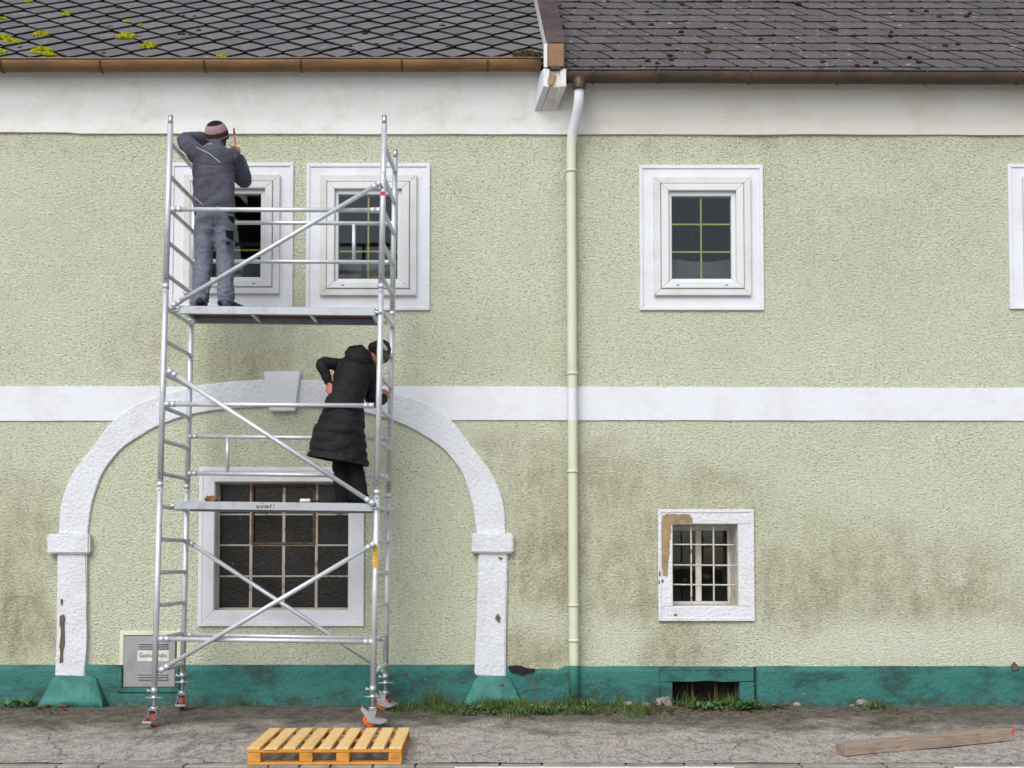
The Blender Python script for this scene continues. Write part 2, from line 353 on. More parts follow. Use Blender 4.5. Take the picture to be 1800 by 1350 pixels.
M['sign'] = m_plain('cream sign plate', (0.66, 0.64, 0.57), 0.5, 0, 0.15, 20)
def m_cloth(name, col, scale=40, var=0.25, rough=0.9, sheen=0.2):
    n = NT(name); p = n.vec(); a = n.noise(p, 6, 4, 0.6); w = n.noise(p, scale * 6, 2)
    c = n.mix(n.ramp(a, 0.3, 0.7), tuple(x * (1 - var) for x in col), tuple(x * (1 + var) for x in col))
    return n.bsdf(c, rough, bump=n.bump(n.math('ADD', n.math('MULTIPLY', a, 3), w), 0.006, 0.6), spec=0.2)
M['jacket'] = m_cloth('grey blue work jacket', (0.072, 0.073, 0.094)); M['trousers'] = m_cloth('grey work trousers', (0.165, 0.175, 0.222), var=0.10)
M['pocket'] = m_cloth('dark pocket fabric', (0.03, 0.03, 0.034)); M['coat'] = m_cloth('black quilted nylon', (0.010, 0.010, 0.012), rough=0.6); M['black_cloth'] = m_cloth('black trouser cloth', (0.011, 0.010, 0.012))
M['skin'] = m_plain('skin', (0.52, 0.22, 0.15), 0.6, 0, 0.15, 20); M['hair_dark'] = m_plain('dark hair', (0.018, 0.012, 0.010), 0.6, 0, 0.4, 60, 0.003)
M['hair_red'] = m_plain('auburn hair', (0.045, 0.017, 0.012), 0.55, 0, 0.5, 60, 0.003); M['headband'] = m_cloth('grey headband knit', (0.13, 0.115, 0.11))
M['piping'] = m_plain('reflective piping', (0.55, 0.56, 0.60), 0.5); M['shoe'] = m_plain('black shoe', (0.02, 0.02, 0.022), 0.7); M['lime'] = m_plain('lime lace', (0.35, 0.60, 0.05), 0.6)
M['shoe_tan'] = m_plain('tan shoe sole', (0.40, 0.20, 0.07), 0.7); M['brush_handle'] = m_plain('red brown brush handle', (0.42, 0.13, 0.07), 0.5); M['bristle'] = m_plain('dark wet bristle', (0.09, 0.025, 0.025), 0.6)
M['wood_handle'] = m_plain('wooden handle', (0.36, 0.19, 0.08), 0.6); M['glove'] = m_plain('brown leather rag', (0.22, 0.12, 0.05), 0.8, 0, 0.4, 20, 0.004)
M['stone'] = m_plain('grey stone', (0.27, 0.24, 0.20), 0.9, 0, 0.35, 8, 0.008); M['leaf_dry'] = m_plain('dry leaf', (0.16, 0.085, 0.045), 0.85, 0, 0.5, 9)
def m_hat():
    n = NT('striped knitted beanie'); p = n.vec('obj'); s = n('SeparateXYZ', {'Vector': p}).outputs
    ang = n.math('ARCTAN2', s[1], s[0]); rib = n.math('SINE', n.math('MULTIPLY', ang, 34.0)); r5 = n.ramp(rib, -0.4, 0.6)
    z = s[2]; c = n.mix(r5, (0.30, 0.19, 0.19), (0.50, 0.36, 0.35))
    c = n.mix(n.math('GREATER_THAN', z, 0.088), c, (0.022, 0.021, 0.030))
    c = n.mix(n.math('LESS_THAN', z, 0.028), c, n.mix(r5, (0.055, 0.028, 0.024), (0.085, 0.048, 0.040)))
    c = n.mix(n.math('LESS_THAN', z, -0.012), c, (0.30, 0.23, 0.22)); c = n.mix(n.math('LESS_THAN', z, -0.024), c, (0.07, 0.04, 0.036))
    return n.bsdf(c, 0.95, bump=n.bump(rib, 0.004, 0.7), spec=0.1)
M['hat'] = m_hat()
def m_leaf(name, a, b, dry=0.0):
    n = NT(name); p = n.vec(); f = n.noise(p, 9, 3, 0.7)
    c = n.mix(n.ramp(f, 0.35, 0.65), a, b)
    if dry: c = n.mix(n.ramp(n.noise(p, 4, 3, 0.7), 0.5, 0.68, 0, dry), c, (0.26, 0.20, 0.08))
    return n.bsdf(c, 0.6, spec=0.3, **{'Subsurface Weight': 0.0})
M['grass'] = m_leaf('grass blade', (0.045, 0.095, 0.018), (0.105, 0.175, 0.035), 0.5); M['weed'] = m_leaf('weed leaf', (0.045, 0.115, 0.030), (0.10, 0.20, 0.055))

# ------------------------------------------------------------------ ground
def strip(name, x0, x1, ys, mat, dz=0.0, nx=40, amp=0.0):
    bm = B(); g = []
    for i in range(nx + 1):
        x = x0 + (x1 - x0) * i / nx
        g.append([bm.verts.new((x, y, gz(y) + dz + amp * nz((x * 1.3, y * 2.1, 3.0)))) for y in ys])
    for i in range(nx):
        for j in range(len(ys) - 1): bm.faces.new((g[i][j], g[i][j + 1], g[i + 1][j + 1], g[i + 1][j]))
    o = obj(name, bm, mat, smooth=True); return o
def fr(a, b, n): return [a + (b - a) * i / n for i in range(n + 1)]
bm = B(); [bm.faces.new([bm.verts.new(v) for v in ((-200, -200, -0.45), (200, -200, -0.45), (200, 200, -0.45), (-200, 200, -0.45))])]
tag(obj('ground', bm, M['earth']), 'bare ground under the street and the house', 'ground', kind='structure')
KY = G(300, 1341).y
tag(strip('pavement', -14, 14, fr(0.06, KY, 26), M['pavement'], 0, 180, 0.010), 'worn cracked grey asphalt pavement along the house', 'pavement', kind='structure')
tag(strip('road', -60, 60, [KY - 0.14] + fr(KY - 0.16, -60, 10), M['road'], -0.004, 12), 'grey asphalt road beyond the kerb', 'road', kind='structure')
kb = tag(strip('kerb', -14, 14, [KY, KY - 0.14], M['earth'], -0.012, 40), 'flush pale kerb stones between pavement and road', 'kerb', kind='structure')
x = -7.0
while x < 7.0:
    L = rnd.choice([0.22, 0.3, 0.42, 0.5, 0.6]); bm = B(); z = gz(KY - 0.07)
    box(bm, (x, KY - 0.135, z - 0.1), (x + L - 0.012, KY - 0.008, z + 0.004 + rnd.uniform(-0.003, 0.004)), 0.006)
    obj('kerb_stone', bm, M['kerb'], kb); x += L
for a, b, lab in ((800, 1288, 'white painted road line segment in front of the middle of the house'), (1672, 2300, 'white painted road line segment at the lower right corner')):
    p, q = G(a, 1347), G(b, 1346.5); bm = B()
    vs = [bm.verts.new((X, Y, gz(Y) + 0.001)) for X, Y in ((p.x, p.y), (q.x, q.y), (q.x, q.y - 0.12), (p.x, p.y - 0.12))]; bm.faces.new(vs)
    tag(obj('road_marking', bm, M['line']), lab, 'road marking', 'white road lines', 'structure')

# ------------------------------------------------------------------ house
house = empty('house', (0, 0, 0), 'long green roughcast house with white trim, teal plinth and grey tiled roofs', 'house')
def WX(px): return at(px, 700).x
def WZ(py): return at(900, py).z
def rect(a, b, c, d): return (WX(a), WX(c), WZ(d), WZ(b))     # px rect x0,y0,x1,y1 -> x0,x1,z0,z1
WIN = [(296, 287, 513.5, 543), (536.5, 288, 755, 546), (1125, 291, 1344, 546), (1777, 289, 1996, 544)]
def inner(w, k):   # inset rect of an upper window in px, offsets measured on the third one
    return (w[0] + k[0], w[1] + k[1], w[2] - k[2], w[3] - k[3])
HOLES = [rect(*inner(w, (44, 40, 40, 42))) for w in WIN] + [rect(380, 847, 614, 1073), rect(1180, 921, 1295, 1066), rect(1157, 1172, 1325, 1262)]
HOLES.append(rect(224, 1117, 315.5, 1208))
def sheet(x0, x1, z0, z1, yf, holes, step, yb, amp=0.0, attrs=None, top=None):
    xs = set(fr(x0, x1, int((x1 - x0) / step))); zs = set(fr(z0, z1, int((z1 - z0) / step)))
    for h in holes: xs |= {h[0], h[1]}; zs |= {max(h[2], z0), min(h[3], z1)}
    def clean(s, keep):
        s = sorted(s); out = []
        for v in s:
            if any(abs(v - k) < 1e-6 for k in keep): out = [o for o in out if abs(o - v) > step * 0.3 or any(abs(o - k) < 1e-6 for k in keep)] + [v]
            elif not out or v - out[-1] > step * 0.3: out.append(v)
        return out
    xs = clean(xs, [k for h in holes for k in h[:2]] + [x0, x1]); zs = clean(zs, [k for h in holes for k in h[2:]] + [z0, z1])
    bm = B(); lay = {a: bm.verts.layers.float.new(a) for a in (attrs or {})}; V = {}
    def vert(i, j):
        if (i, j) not in V:
            x, z = xs[i], zs[j]; zz = z
            if top: zz = z + top(x) * max(0, (z - 0.05) / (z1 - 0.05))
            v = bm.verts.new((x, yf + amp * nz((x * 1.1, 5.0, z * 1.1)), zz))
            for a, fn in (attrs or {}).items(): v[lay[a]] = fn(x, z)
            V[i, j] = v
        return V[i, j]
    for i in range(len(xs) - 1):
        for j in range(len(zs) - 1):
            cx, cz = (xs[i] + xs[i + 1]) / 2, (zs[j] + zs[j + 1]) / 2
            if any(h[0] < cx < h[1] and h[2] < cz < h[3] for h in holes): continue
            bm.faces.new((vert(i, j), vert(i + 1, j), vert(i + 1, j + 1), vert(i, j + 1)))
    be = [e for e in bm.edges if e.is_boundary]; r = bmesh.ops.extrude_edge_only(bm, edges=be)
    for v in r['geom']:
        if isinstance(v, bmesh.types.BMVert): v.co.y = yb
    return bm
DIRT_SHADE = [(1000, 860, 150, 120, .55), (900, 830, 60, 60, .35), (960, 1000, 90, 130, .75), (940, 1140, 90, 60, .7), (1150, 1000, 170, 130, .62), (1060, 900, 60, 90, .4), (1400, 1030, 240, 80, .62),
        (1700, 1060, 200, 60, .72), (1560, 1010, 200, 110, .45), (1180, 1140, 90, 60, .75), (1250, 880, 140, 60, .45), (30, 960, 110, 140, .55), (40, 1090, 100, 100, .85), (20, 880, 60, 60, .35), (440, 640, 140, 70, .6), (900, 780, 70, 40, .4), (1040, 1040, 40, 100, .4), (1500, 420, 300, 140, .16), (400, 600, 260, 90, .3), (880, 600, 160, 70, .15)]  # dirt; entries below the upper deck paint its soft shade on the wall
DAMP = [(1090, 1120, 60, 55, 1.0), (970, 1090, 45, 35, .55), (1560, 1130, 170, 42, 1.0), (1700, 1115, 130, 45, .9), (1790, 1140, 90, 40, .7), (1420, 1150, 70, 28, .8), (1010, 1110, 30, 30, .4)]
def blob(L, x, z):
    s = 0.0
    for a, b, rx, rz_, k in L:
        X, Z = WX(a), WZ(b); d = math.sqrt(((x - X) / (rx / 192)) ** 2 + ((z - Z) / (rz_ / 192)) ** 2) + 0.55 * nz((x * 1.7, a * .1, z * 1.7))
        t = max(0.0, min(1.0, (1.25 - d) / 0.9)); s = max(s, k * t * t * (3 - 2 * t))
    return s
zt = WZ(238)
def f_dirt_shade(x, z):
    d = blob(DIRT_SHADE, x, z); e = abs(x - WX(1006)) * 192
    if z > WZ(1170): d = max(d, (0.55 if z > WZ(680) else 0.45) * max(0, 1 - max(e - 6, 0) / 30) * (0.8 + 0.5 * nz((x * 2, 9, z * 2))))
    d = max(d, 0.42 * max(0, 1 - (zt - z) / 0.28) * (0.55 + 0.6 * nz((x * 2, 3, z * 2))) * (1.6 if x > 1.2 else 0.9))
    return max(0, min(1, d))
def f_damp(x, z): return blob(DAMP, x, z)
def f_speck(x, z):
    t = max(0.12, 1 - (zt - z) / 1.7) if z > WZ(690) else 0.12
    if x < WX(300): t *= 0.7
    if z < WZ(820): t = max(t, 0.2)
    return t
obj('wall', sheet(-8, 8, -0.3, WZ(120), 0.0, HOLES, 0.07, 0.30, 0.006, {'dirt': f_dirt_shade, 'damp': f_damp, 'speck': f_speck}), M['facade'], house, label='green roughcast front wall with brown dirt stains, painted deck shade and pale damp patches')
for x0, x1 in ((-8.0, -7.75), (7.75, 8.0)):
    bm = B(); box(bm, (x0, 0.31, -0.3), (x1, 7.7, 6.2)); obj('side_wall', bm, M['facade'], house)
bm = B(); box(bm, (-8, 7.7, -0.3), (8, 8, 6.2)); obj('rear_wall', bm, M['facade'], house)
bm = B(); box(bm, (-7.7, 0.5, 1.55), (7.7, 7.69, 1.75)); obj('floor', bm, M['dark_room'], house)
bm = B(); box(bm, (-7.7, 0.35, WZ(225)), (7.7, 7.69, WZ(225) + 0.15)); obj('ceiling', bm, M['dark_room'], house)
bm = B(); box(bm, (-7.7, 3.0, -0.2), (7.7, 3.1, WZ(225) - .01)); obj('partition', bm, M['dark_room'], house)

# cornice: a vertical fascia that curves out to the gutter
bm = B(); zc0 = WZ(237); CH = at(900, 116, -.2).z - zc0; prof = [(0.02, zc0 - 0.002), (-0.022, zc0), (-0.024, zc0 + 0.09)]
for i in range(1, 13):
    t = i / 12; prof.append((-0.024 - 0.140 * (0.45 * t + 0.55 * t ** 2.0), zc0 + 0.09 + (CH - .09) * t))
prof += [(-0.170, zc0 + CH + .02), (0.02, zc0 + CH + .02)]
GY = -0.235
rows = []; XQ = at(975, 130, -.2).x
for i in range(161):
    x = -8 + 0.1 * i; o = 0.008 * nz((x * 1.2, 1, 1)) + (0.010 if x < -4 else 0) - 0.006 * max(-1, min(1, x / 4))
    rows.append([bm.verts.new((x, y + (0.006 * nz((x * 2, j * .4, 7)) if j > 0 else 0), (z if (x < XQ or z < zc0 + .11) else zc0 + .10 + (z - zc0 - .10) * (CH - .18) / (CH - .08)) + (o if j < 3 else o * 0.4))) for j, (y, z) in enumerate(prof)])
for A, C in zip(rows, rows[1:]):
    for j in range(len(prof) - 1): bm.faces.new((A[j], C[j], C[j + 1], A[j + 1]))
    bm.edges.get((A[1], C[1])).smooth = False
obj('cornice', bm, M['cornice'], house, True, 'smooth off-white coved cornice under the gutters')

# string band
def pp(L): return [(at(a, b).x, at(a, b).z) for a, b in L]
def wavy(x0, x1, y0, y1, n): return [(x0 + (x1 - x0) * i / n, y0 + (y1 - y0) * i / n + 0.8 * nz((i * .7, y0, x0))) for i in range(n + 1)]
obj('string_band', prism(B(), pp(wavy(-400, 345, 679, 679.5, 30) + [(300, 739.5)] + wavy(290, -400, 739.5, 740, 30)), -0.014, 0.05, 0.004), M['white'], house)
obj('string_band', prism(B(), pp(wavy(660, 2200, 679, 684, 50) + wavy(2200, 720, 740, 738.5, 50)), -0.014, 0.05, 0.004), M['white'], house)

# arch
oL = [(105, 938), (108, 893), (117, 860), (133, 827), (167, 783), (200, 741), (248, 708), (333, 682), (400, 672), (467, 668), (497, 667.5)]
iL = [(155, 938), (161, 893), (171, 858), (183, 829), (207, 797), (231, 777), (277, 750), (333, 730), (400, 719), (467, 715.5), (497, 715)]
oR = [(994 - a, b) for a, b in oL[:-1]][::-1]; iR = [(994 - a - (1 if b > 850 else 0), b) for a, b in iL[:-1]][::-1]
O = spline([Vector((*pp([p])[0], 0)) for p in oL + oR], 5); I = spline([Vector((*pp([p])[0], 0)) for p in iL + iR], 5)
bm = B(); yf = -0.026; prev = None
for k, (a, b) in enumerate(zip(O, I)):
    w = 0.004 * nz((k * .5, 0, 1)); cur = [bm.verts.new(v) for v in ((a.x, 0.05, a.y), (a.x, yf + .006, a.y + w), (a.x * .97 + b.x * .03, yf, a.y * .97 + b.y * .03), (b.x * .97 + a.x * .03, yf, b.y * .97 + a.y * .03), (b.x, yf + .006, b.y + w), (b.x, 0.05, b.y))]
    if prev:
        for j in range(5): bm.faces.new((prev[j], cur[j], cur[j + 1], prev[j + 1]))
    prev = cur
arch = obj('arch', bm, M['white_rough'], house, label='white basket-handle arch moulding with keystone on the wall')
def rough_prism(name, pts, y0, y1, bev, mat, parent, seg=2, amp=0.006, cuts=True):
    bm = prism(B(), pp(pts), y0, y1, bev, seg)
    bmesh.ops.triangulate(bm, faces=[f for f in bm.faces if len(f.verts) > 4]); bmesh.ops.subdivide_edges(bm, edges=[e for e in bm.edges if e.calc_length() > 0.08], cuts=2, use_grid_fill=True)
    for v in bm.verts:
        if v.co.y < 0.0: v.co += Vector((nz(v.co * 5), nz(v.co * 5 + Vector((9, 0, 0))), nz(v.co * 5 + Vector((0, 9, 0))))) * amp
    return obj(name, bm, mat, parent, False)
rough_prism('keystone', [(466, 655), (530, 655), (521, 724), (476, 724)], -0.075, 0.0, 0.008, M['white'], arch, 2, 0.002)
rough_prism('impost', [(89, 939), (162, 939), (162.5, 974), (89, 973)], -0.085, 0.0, 0.014, M['white_rough'], arch)
rough_prism('impost', [(829, 938), (903, 938), (903, 973), (830, 972)], -0.085, 0.0, 0.014, M['white_rough'], arch)
rough_prism('pilaster', [(104, 970), (155, 970), (155, 1080), (154, 1150), (152, 1190), (99, 1188), (103, 1120)], -0.050, 0.0, 0.012, M['white_rough'], arch)
rough_prism('pilaster', [(842, 970), (892, 970), (888, 1190), (834, 1187), (838, 1080)], -0.050, 0.0, 0.012, M['white_rough'], arch)
def base_block(t, b, yt, yb_):
    bm = B(); P = [at(t[0], t[2], yt), at(t[1], t[2], yt), at(b[1], b[2], yb_), at(b[0], b[2], yb_)]
    f = [bm.verts.new(p) for p in P]; k = [bm.verts.new((p.x + (0.02 if i in (1, 2) else -0.02), 0.0, p.z)) for i, p in enumerate(P)]
    fs = [bm.faces.new(f), bm.faces.new(k[::-1])] + [bm.faces.new((f[i], k[i], k[(i + 1) % 4], f[(i + 1) % 4])) for i in range(4)]
    bmesh.ops.bevel(bm, geom=bm.edges[:], offset=0.018, segments=2, affect='EDGES')
    bmesh.ops.subdivide_edges(bm, edges=[e for e in bm.edges if e.calc_length() > 0.1], cuts=3, use_grid_fill=True)
    for v in bm.verts:
        if v.co.y < -0.01: v.co += Vector((nz(v.co * 4), nz(v.co * 4 + Vector((9, 0, 0))), 0)) * 0.012
    return obj('base_block', bm, M['teal_light'], arch, True)
base_block((94, 160, 1189), (62, 180, 1247), -0.10, -0.20); base_block((838, 894, 1190), (812, 920, 1246), -0.10, -0.20)
def scar(parent, name, pts, y, mat, jag=1.2, n=5):
    out = []; m = len(pts)
    for i in range(m):
        a, b = pts[i], pts[(i + 1) % m]
        for k in range(n):
            t = k / n; out.append((a[0] + (b[0] - a[0]) * t + rnd.uniform(-jag, jag) * (k > 0), a[1] + (b[1] - a[1]) * t + rnd.uniform(-jag, jag) * (k > 0)))
    bm = B(); q = [at(u, v, y) for u, v in out]; prism(bm, [(p.x, p.z) for p in q], y, y + 0.02); return obj(name, bm, mat, parent)
scar(arch, 'chipped_patch', [(875, 1078), (880, 1086), (877, 1095), (870, 1087)], -0.0615, M['brown_scar'], .5)
scar(arch, 'chipped_patch', [(876, 979), (884, 980), (879, 984)], -0.061, M['brown_scar'], .4)
scar(arch, 'chipped_patch', [(105, 1083), (112, 1080), (113, 1120), (110, 1162), (104, 1165), (106, 1120)], -0.0615, M['brown_scar'], 2.0)
scar(arch, 'chipped_patch', [(107, 1053), (110, 1054), (109, 1063), (106, 1062)], -0.0615, M['brown_scar'], .5)

# plinth
def ptop(x):
    px = 900 + x * 192; e = 0.004 * nz((x * 3, 2, 0)) - (0.012 if px > 980 else 0)
    if 895 < px < 985: e -= 0.035
    return e
ph = rect(1157, 1160, 1325, 1262)
pl = obj('plinth', sheet(-8, 8, -0.3, WZ(1168.5), -0.035, [ph, rect(224, 1117, 315.5, 1208)], 0.06, 0.02, 0.012, None, ptop), M['teal'], house, True, label='teal painted plinth with dark damp blotches')
scar(pl, 'broken_edge', [(893, 1172), (910, 1170), (940, 1176), (936, 1182), (915, 1186), (897, 1180)], -0.052, M['black_gap'], 1.5)  # dark patch painted over the edge for the unlit hole
scar(pl, 'broken_edge', [(1783, 1164), (1790, 1170), (1793, 1176), (1780, 1178), (1779, 1171)], -0.056, M['brown_scar'], 1.0)
vent = obj('cellar_vent', prism(B(), pp([(1158, 1179), (1324, 1179), (1324, 1197), (1270, 1198), (1245, 1195), (1215, 1197.5), (1158, 1198)]), -0.03, 0.20, 0.004), M['teal'], house, label='low barred cellar opening in the teal plinth')
obj('lintel', prism(B(), pp([(1157.5, 1171), (1325, 1171.5), (1325, 1178.6), (1157.5, 1178.6)]), -0.02, 0.2, 0.003), M['teal'], vent)
obj('jamb', prism(B(), pp([(1157.5, 1198.4), (1181.5, 1198.4), (1181.5, 1262), (1157.5, 1262)]), -0.028, 0.20, 0.005), M['teal'], vent)
obj('jamb', prism(B(), pp([(1299, 1198.4), (1325, 1198.4), (1325, 1262), (1299, 1262)]), -0.028, 0.20, 0.005), M['teal'], vent)
for px in (1217, 1257, 1293):
    a, b = at(px, 1198, 0.1), at(px, 1250, 0.1); obj('bar', tube(B(), (a.x, .1, a.z), (a.x, .1, b.z - .05), 0.011, 8), M['rust_dark'], vent)
bm = B(); p0, p1 = at(1150, 1172, .21), at(1330, 1262, .21); box(bm, (p0.x, .21, p1.z), (p1.x, .24, p0.z)); obj('vent_back', bm, M['black_gap'], vent)

# windows --------------------------------------------------------
def rframe(bm, o, i, y0, y1, bev=0.003, gap=0.0):     # o,i: (x0,x1,z0,z1); four mitred members
    oc = [(o[0], o[2]), (o[1], o[2]), (o[1], o[3]), (o[0], o[3])]; ic = [(i[0], i[2]), (i[1], i[2]), (i[1], i[3]), (i[0], i[3])]
    for k in range(4):
        n = (k + 1) % 4; prism(bm, [oc[k], oc[n], ic[n], ic[k]], y0, y1, bev)
    return bm
def upper_window(w, bars, lab):
    R0 = rect(*w); R1 = rect(*inner(w, (6.5, 6.5, 6.5, 6.5))); R2 = rect(*inner(w, (25, 22, 23, 25))); R3 = rect(*inner(w, (37, 34, 35, 36))); R4 = rect(*inner(w, (51, 47, 49, 49))); R5 = rect(*inner(w, (57, 55, 57, 55)))
    R2b = rect(*inner(w, (26, 23, 24, 26)))
    win = obj('window', rframe(B(), R0, R1, -0.024, 0.02, 0.004), M['white'], house, label=lab)
    obj('surround', rframe(B(), R1, R2b, -0.013, 0.02, 0.001), M['white'], win)
    obj('outer_frame', rframe(B(), R2, R3, -0.050, 0.06, 0.005), M['pvc_dirty'], win)
    g = 0.005; R3b = (R3[0] + g, R3[1] - g, R3[2] + g, R3[3] - g)
    obj('sash', rframe(B(), R3b, R4, -0.060, 0.06, 0.006), M['pvc'], win)
    obj('glazing_bead', rframe(B(), (R4[0] - .001, R4[1] + .001, R4[2] - .001, R4[3] + .001), R5, -0.024, 0.055, 0.006), M['pvc'], win)
    bm = B(); box(bm, (R5[0] - .01, 0.004, R5[2] - .01), (R5[1] + .01, 0.008, R5[3] + .01)); obj('pane', bm, M['glass'], win)
    cx = (R5[0] + R5[1]) / 2; h = 0.0075
    bm = B(); box(bm, (cx - h, 0.012, R5[2] - .008), (cx + h, 0.020, R5[3] + .008)); obj('glazing_bar', bm, M['yellow_bar'], win)
    for zz in (R5[2] + (R5[3] - R5[2]) * 0.335, R5[2] + (R5[3] - R5[2]) * 0.67):
        bm = B(); box(bm, (R5[0] - .008, 0.0125, zz - h), (R5[1] + .008, 0.0195, zz + h)); obj('glazing_bar', bm, M['yellow_bar'], win)
    for fx in (.2, .78):
        X = R3[0] + (R3[1] - R3[0]) * fx; zz = (R3[2] + R4[2]) / 2; bm = B(); box(bm, (X - .012, -0.0635, zz - .004), (X + .012, -0.055, zz + .003), .001); obj('drain_cap', bm, M['black_gap'], win)
    # grey sheet added inside, standing for the reflection in the lower glass
    bm = B(); n = 40; V = []
    for i in range(n + 1):
        X = R5[0] - .1 + (R5[1] - R5[0] + .2) * i / n; yy = 0.30 + 0.006 * math.sin(i * 1.3) + 0.008 * math.sin(i * .47)
        V.append([bm.verts.new((X, yy, R5[2] - .1)), bm.verts.new((X, yy, R5[2] + (R5[3] - R5[2]) * 0.32 + .012 * math.sin(i * .2)))])
    for A, C in zip(V, V[1:]): bm.faces.new((A[0], C[0], C[1], A[1]))
    obj('reflection_sheet', bm, M['reflection_sheet'], win, True)
    return win
upper_window(WIN[0], 1, 'white framed window behind the man on the scaffold')
upper_window(WIN[1], 1, 'white framed window crossed by the scaffold rails')
upper_window(WIN[2], 1, 'unobstructed white framed window right of the downpipe')
upper_window(WIN[3], 1, 'white framed window cut off by the right edge')

fw = obj('factory_window', rframe(B(), rect(353.5, 822, 641, 1100), rect(380, 847, 614.5, 1073), -0.022, 0.06, 0.004), M['white'], house, label='steel multi-pane window with rusty bars behind the scaffold')
obj('surround_edge', rframe(B(), rect(352.8, 821.3, 641.7, 1100.7), rect(360, 828.5, 634.5, 1093.5), -0.028, -0.01, 0.003), M['white'], fw)
obj('reveal', rframe(B(), rect(379, 846, 615.5, 1074), rect(380.6, 847.8, 613.9, 1072.3), 0.0, 0.22, 0.0), M['white_old'], fw)
DY = 0.12
def q(px, py): return at(px, py, DY)
cxs = [387, 441.5, 499, 556.5, 612]; cys = [851, 904.5, 958.5, 1013, 1068.5]
def qr(a, b, c, d): u, v = q(a, b), q(c, d); return (u.x, v.x, v.z, u.z)
obj('steel_frame', rframe(B(), qr(379, 843, 620, 1077), qr(387.5, 851.5, 611.5, 1068), DY - 0.012, DY + .03, 0.003), M['rust'], fw)
for x in cxs[1:4]:
    a, b, c, d = qr(x - 1.7, 850, x + 1.7, 1069); bm = B(); box(bm, (a, DY - .010, c), (b, DY + .02, d), .003); obj('glazing_bar', bm, M['rust'], fw)
for y in cys[1:4]:
    a, b, c, d = qr(386, y - 1.5, 612, y + 1.5); bm = B(); box(bm, (a, DY - .008, c), (b, DY + .018, d), .003); obj('glazing_bar', bm, M['rust'], fw)
obj('vent_sash', rframe(B(), qr(443.5, 853, 554.5, 957.5), qr(447.5, 857, 550.5, 953.5), DY - .026, DY - .0105, 0.003), M['rust_dark'], fw, label='rusty hinged vent sash')
for i in range(4):
    for j in range(4):
        a, b, c, d = qr(cxs[i] - 1, cys[j] - 1, cxs[i + 1] + 1, cys[j + 1] + 1); bm = B()
        box(bm, (a, DY + .004 + .001 * (i % 2), c), (b, DY + .009 + .001 * (i % 2), d)); o = obj('pane', bm, M['dirty_glass'], fw)
        for v in o.data.vertices: v.co.y += (v.co.z - c) * rnd.uniform(-.0, .006)

bm = B(); ri = rect(1180, 921, 1295, 1066); ro = rect(1155.5, 896, 1322, 1091)
for x0, x1, z0_, z1_ in ((ro[0], ro[1], ri[3], ro[3]), (ro[0], ro[1], ro[2], ri[2]), (ro[0], ri[0], ri[2] + .002, ri[3] - .002), (ri[1], ro[1], ri[2] + .002, ri[3] - .002)): prism(bm, [(x0, z0_), (x1, z0_), (x1, z1_), (x0, z1_)], -0.024, 0.03, 0.004)
bw = obj('barred_window', bm, M['white_rough'], house, label='small recessed window with iron bars and peeling paint')
obj('surround_edge', rframe(B(), rect(1154.8, 895.3, 1322.7, 1091.7), rect(1161, 901.5, 1316, 1085.5), -0.031, -0.01, 0.004), M['white_rough'], bw)
obj('reveal', rframe(B(), (ri[0] - .02, ri[1] + .02, ri[2] - .02, ri[3] + .02), (ri[0] + .003, ri[1] - .003, ri[2] + .003, ri[3] - .003), -0.012, 0.47, 0.0), M['white_old'], bw)
DY = 0.37
ci = (ri[0] + .004, ri[1] - .004, ri[2] + .004, ri[3] - .004); mi = (ri[0] + .03, ri[1] - .03, ri[2] + .035, ri[3] - .05)
obj('casement', rframe(B(), ci, mi, DY, DY + .05, 0.004), M['white_old'], bw)
mx = (mi[0] + mi[1]) / 2 - .005; bm = B(); box(bm, (mx - .027, DY - .004, mi[2]), (mx + .027, DY + .045, mi[3]), .004); obj('mullion', bm, M['white_old'], bw)
for a, b in ((mi[0], mx - .02), (mx + .02, mi[1])): bm = B(); box(bm, (a - .01, DY + .02, mi[2] - .01), (b + .01, DY + .025, mi[3] + .01)); obj('pane', bm, M['glass'], bw)
for px in (1214.5, 1254):
    a, b = at(px, 919, .06), at(px, 1068, .06); bm = B(); path_tube(bm, [(a.x + .003 * nz((k, px, 0)), .06, a.z + (b.z - a.z) * k / 8) for k in range(9)], .0078, 8); obj('bar', bm, M['cream_bar'], bw)
for py in (957, 993, 1027.5):
    a, b = at(1176, py, .075), at(1299, py + 1, .075); bm = B(); path_tube(bm, [(a.x + (b.x - a.x) * k / 8, .076, a.z + (b.z - a.z) * k / 8 + .003 * nz((k, py, 0))) for k in range(9)], .0072, 8); obj('bar', bm, M['cream_bar'], bw)
scar(bw, 'peeled_patch', [(1165, 905), (1180, 903.5), (1210, 904), (1218, 911), (1217.5, 919.5), (1181, 920), (1177.5, 960), (1175, 995), (1173, 1014), (1166, 1012), (1163, 990), (1162.5, 920)], -0.0265, M['tan'], 1.1, 6)
for P in ([(1158, 1006), (1161, 1004), (1161.5, 1012), (1158.5, 1013)], [(1163, 1018), (1167, 1019), (1166, 1024), (1162.5, 1024)], [(1158, 1020), (1159.5, 1020), (1160, 1027), (1158, 1027)], [(1184, 1079), (1190, 1079), (1191, 1083), (1185, 1083)]): scar(bw, 'peeled_patch', P, -0.0325 if P[0][0] < 1161 else -0.0265, M['brown_scar'], .4, 3)

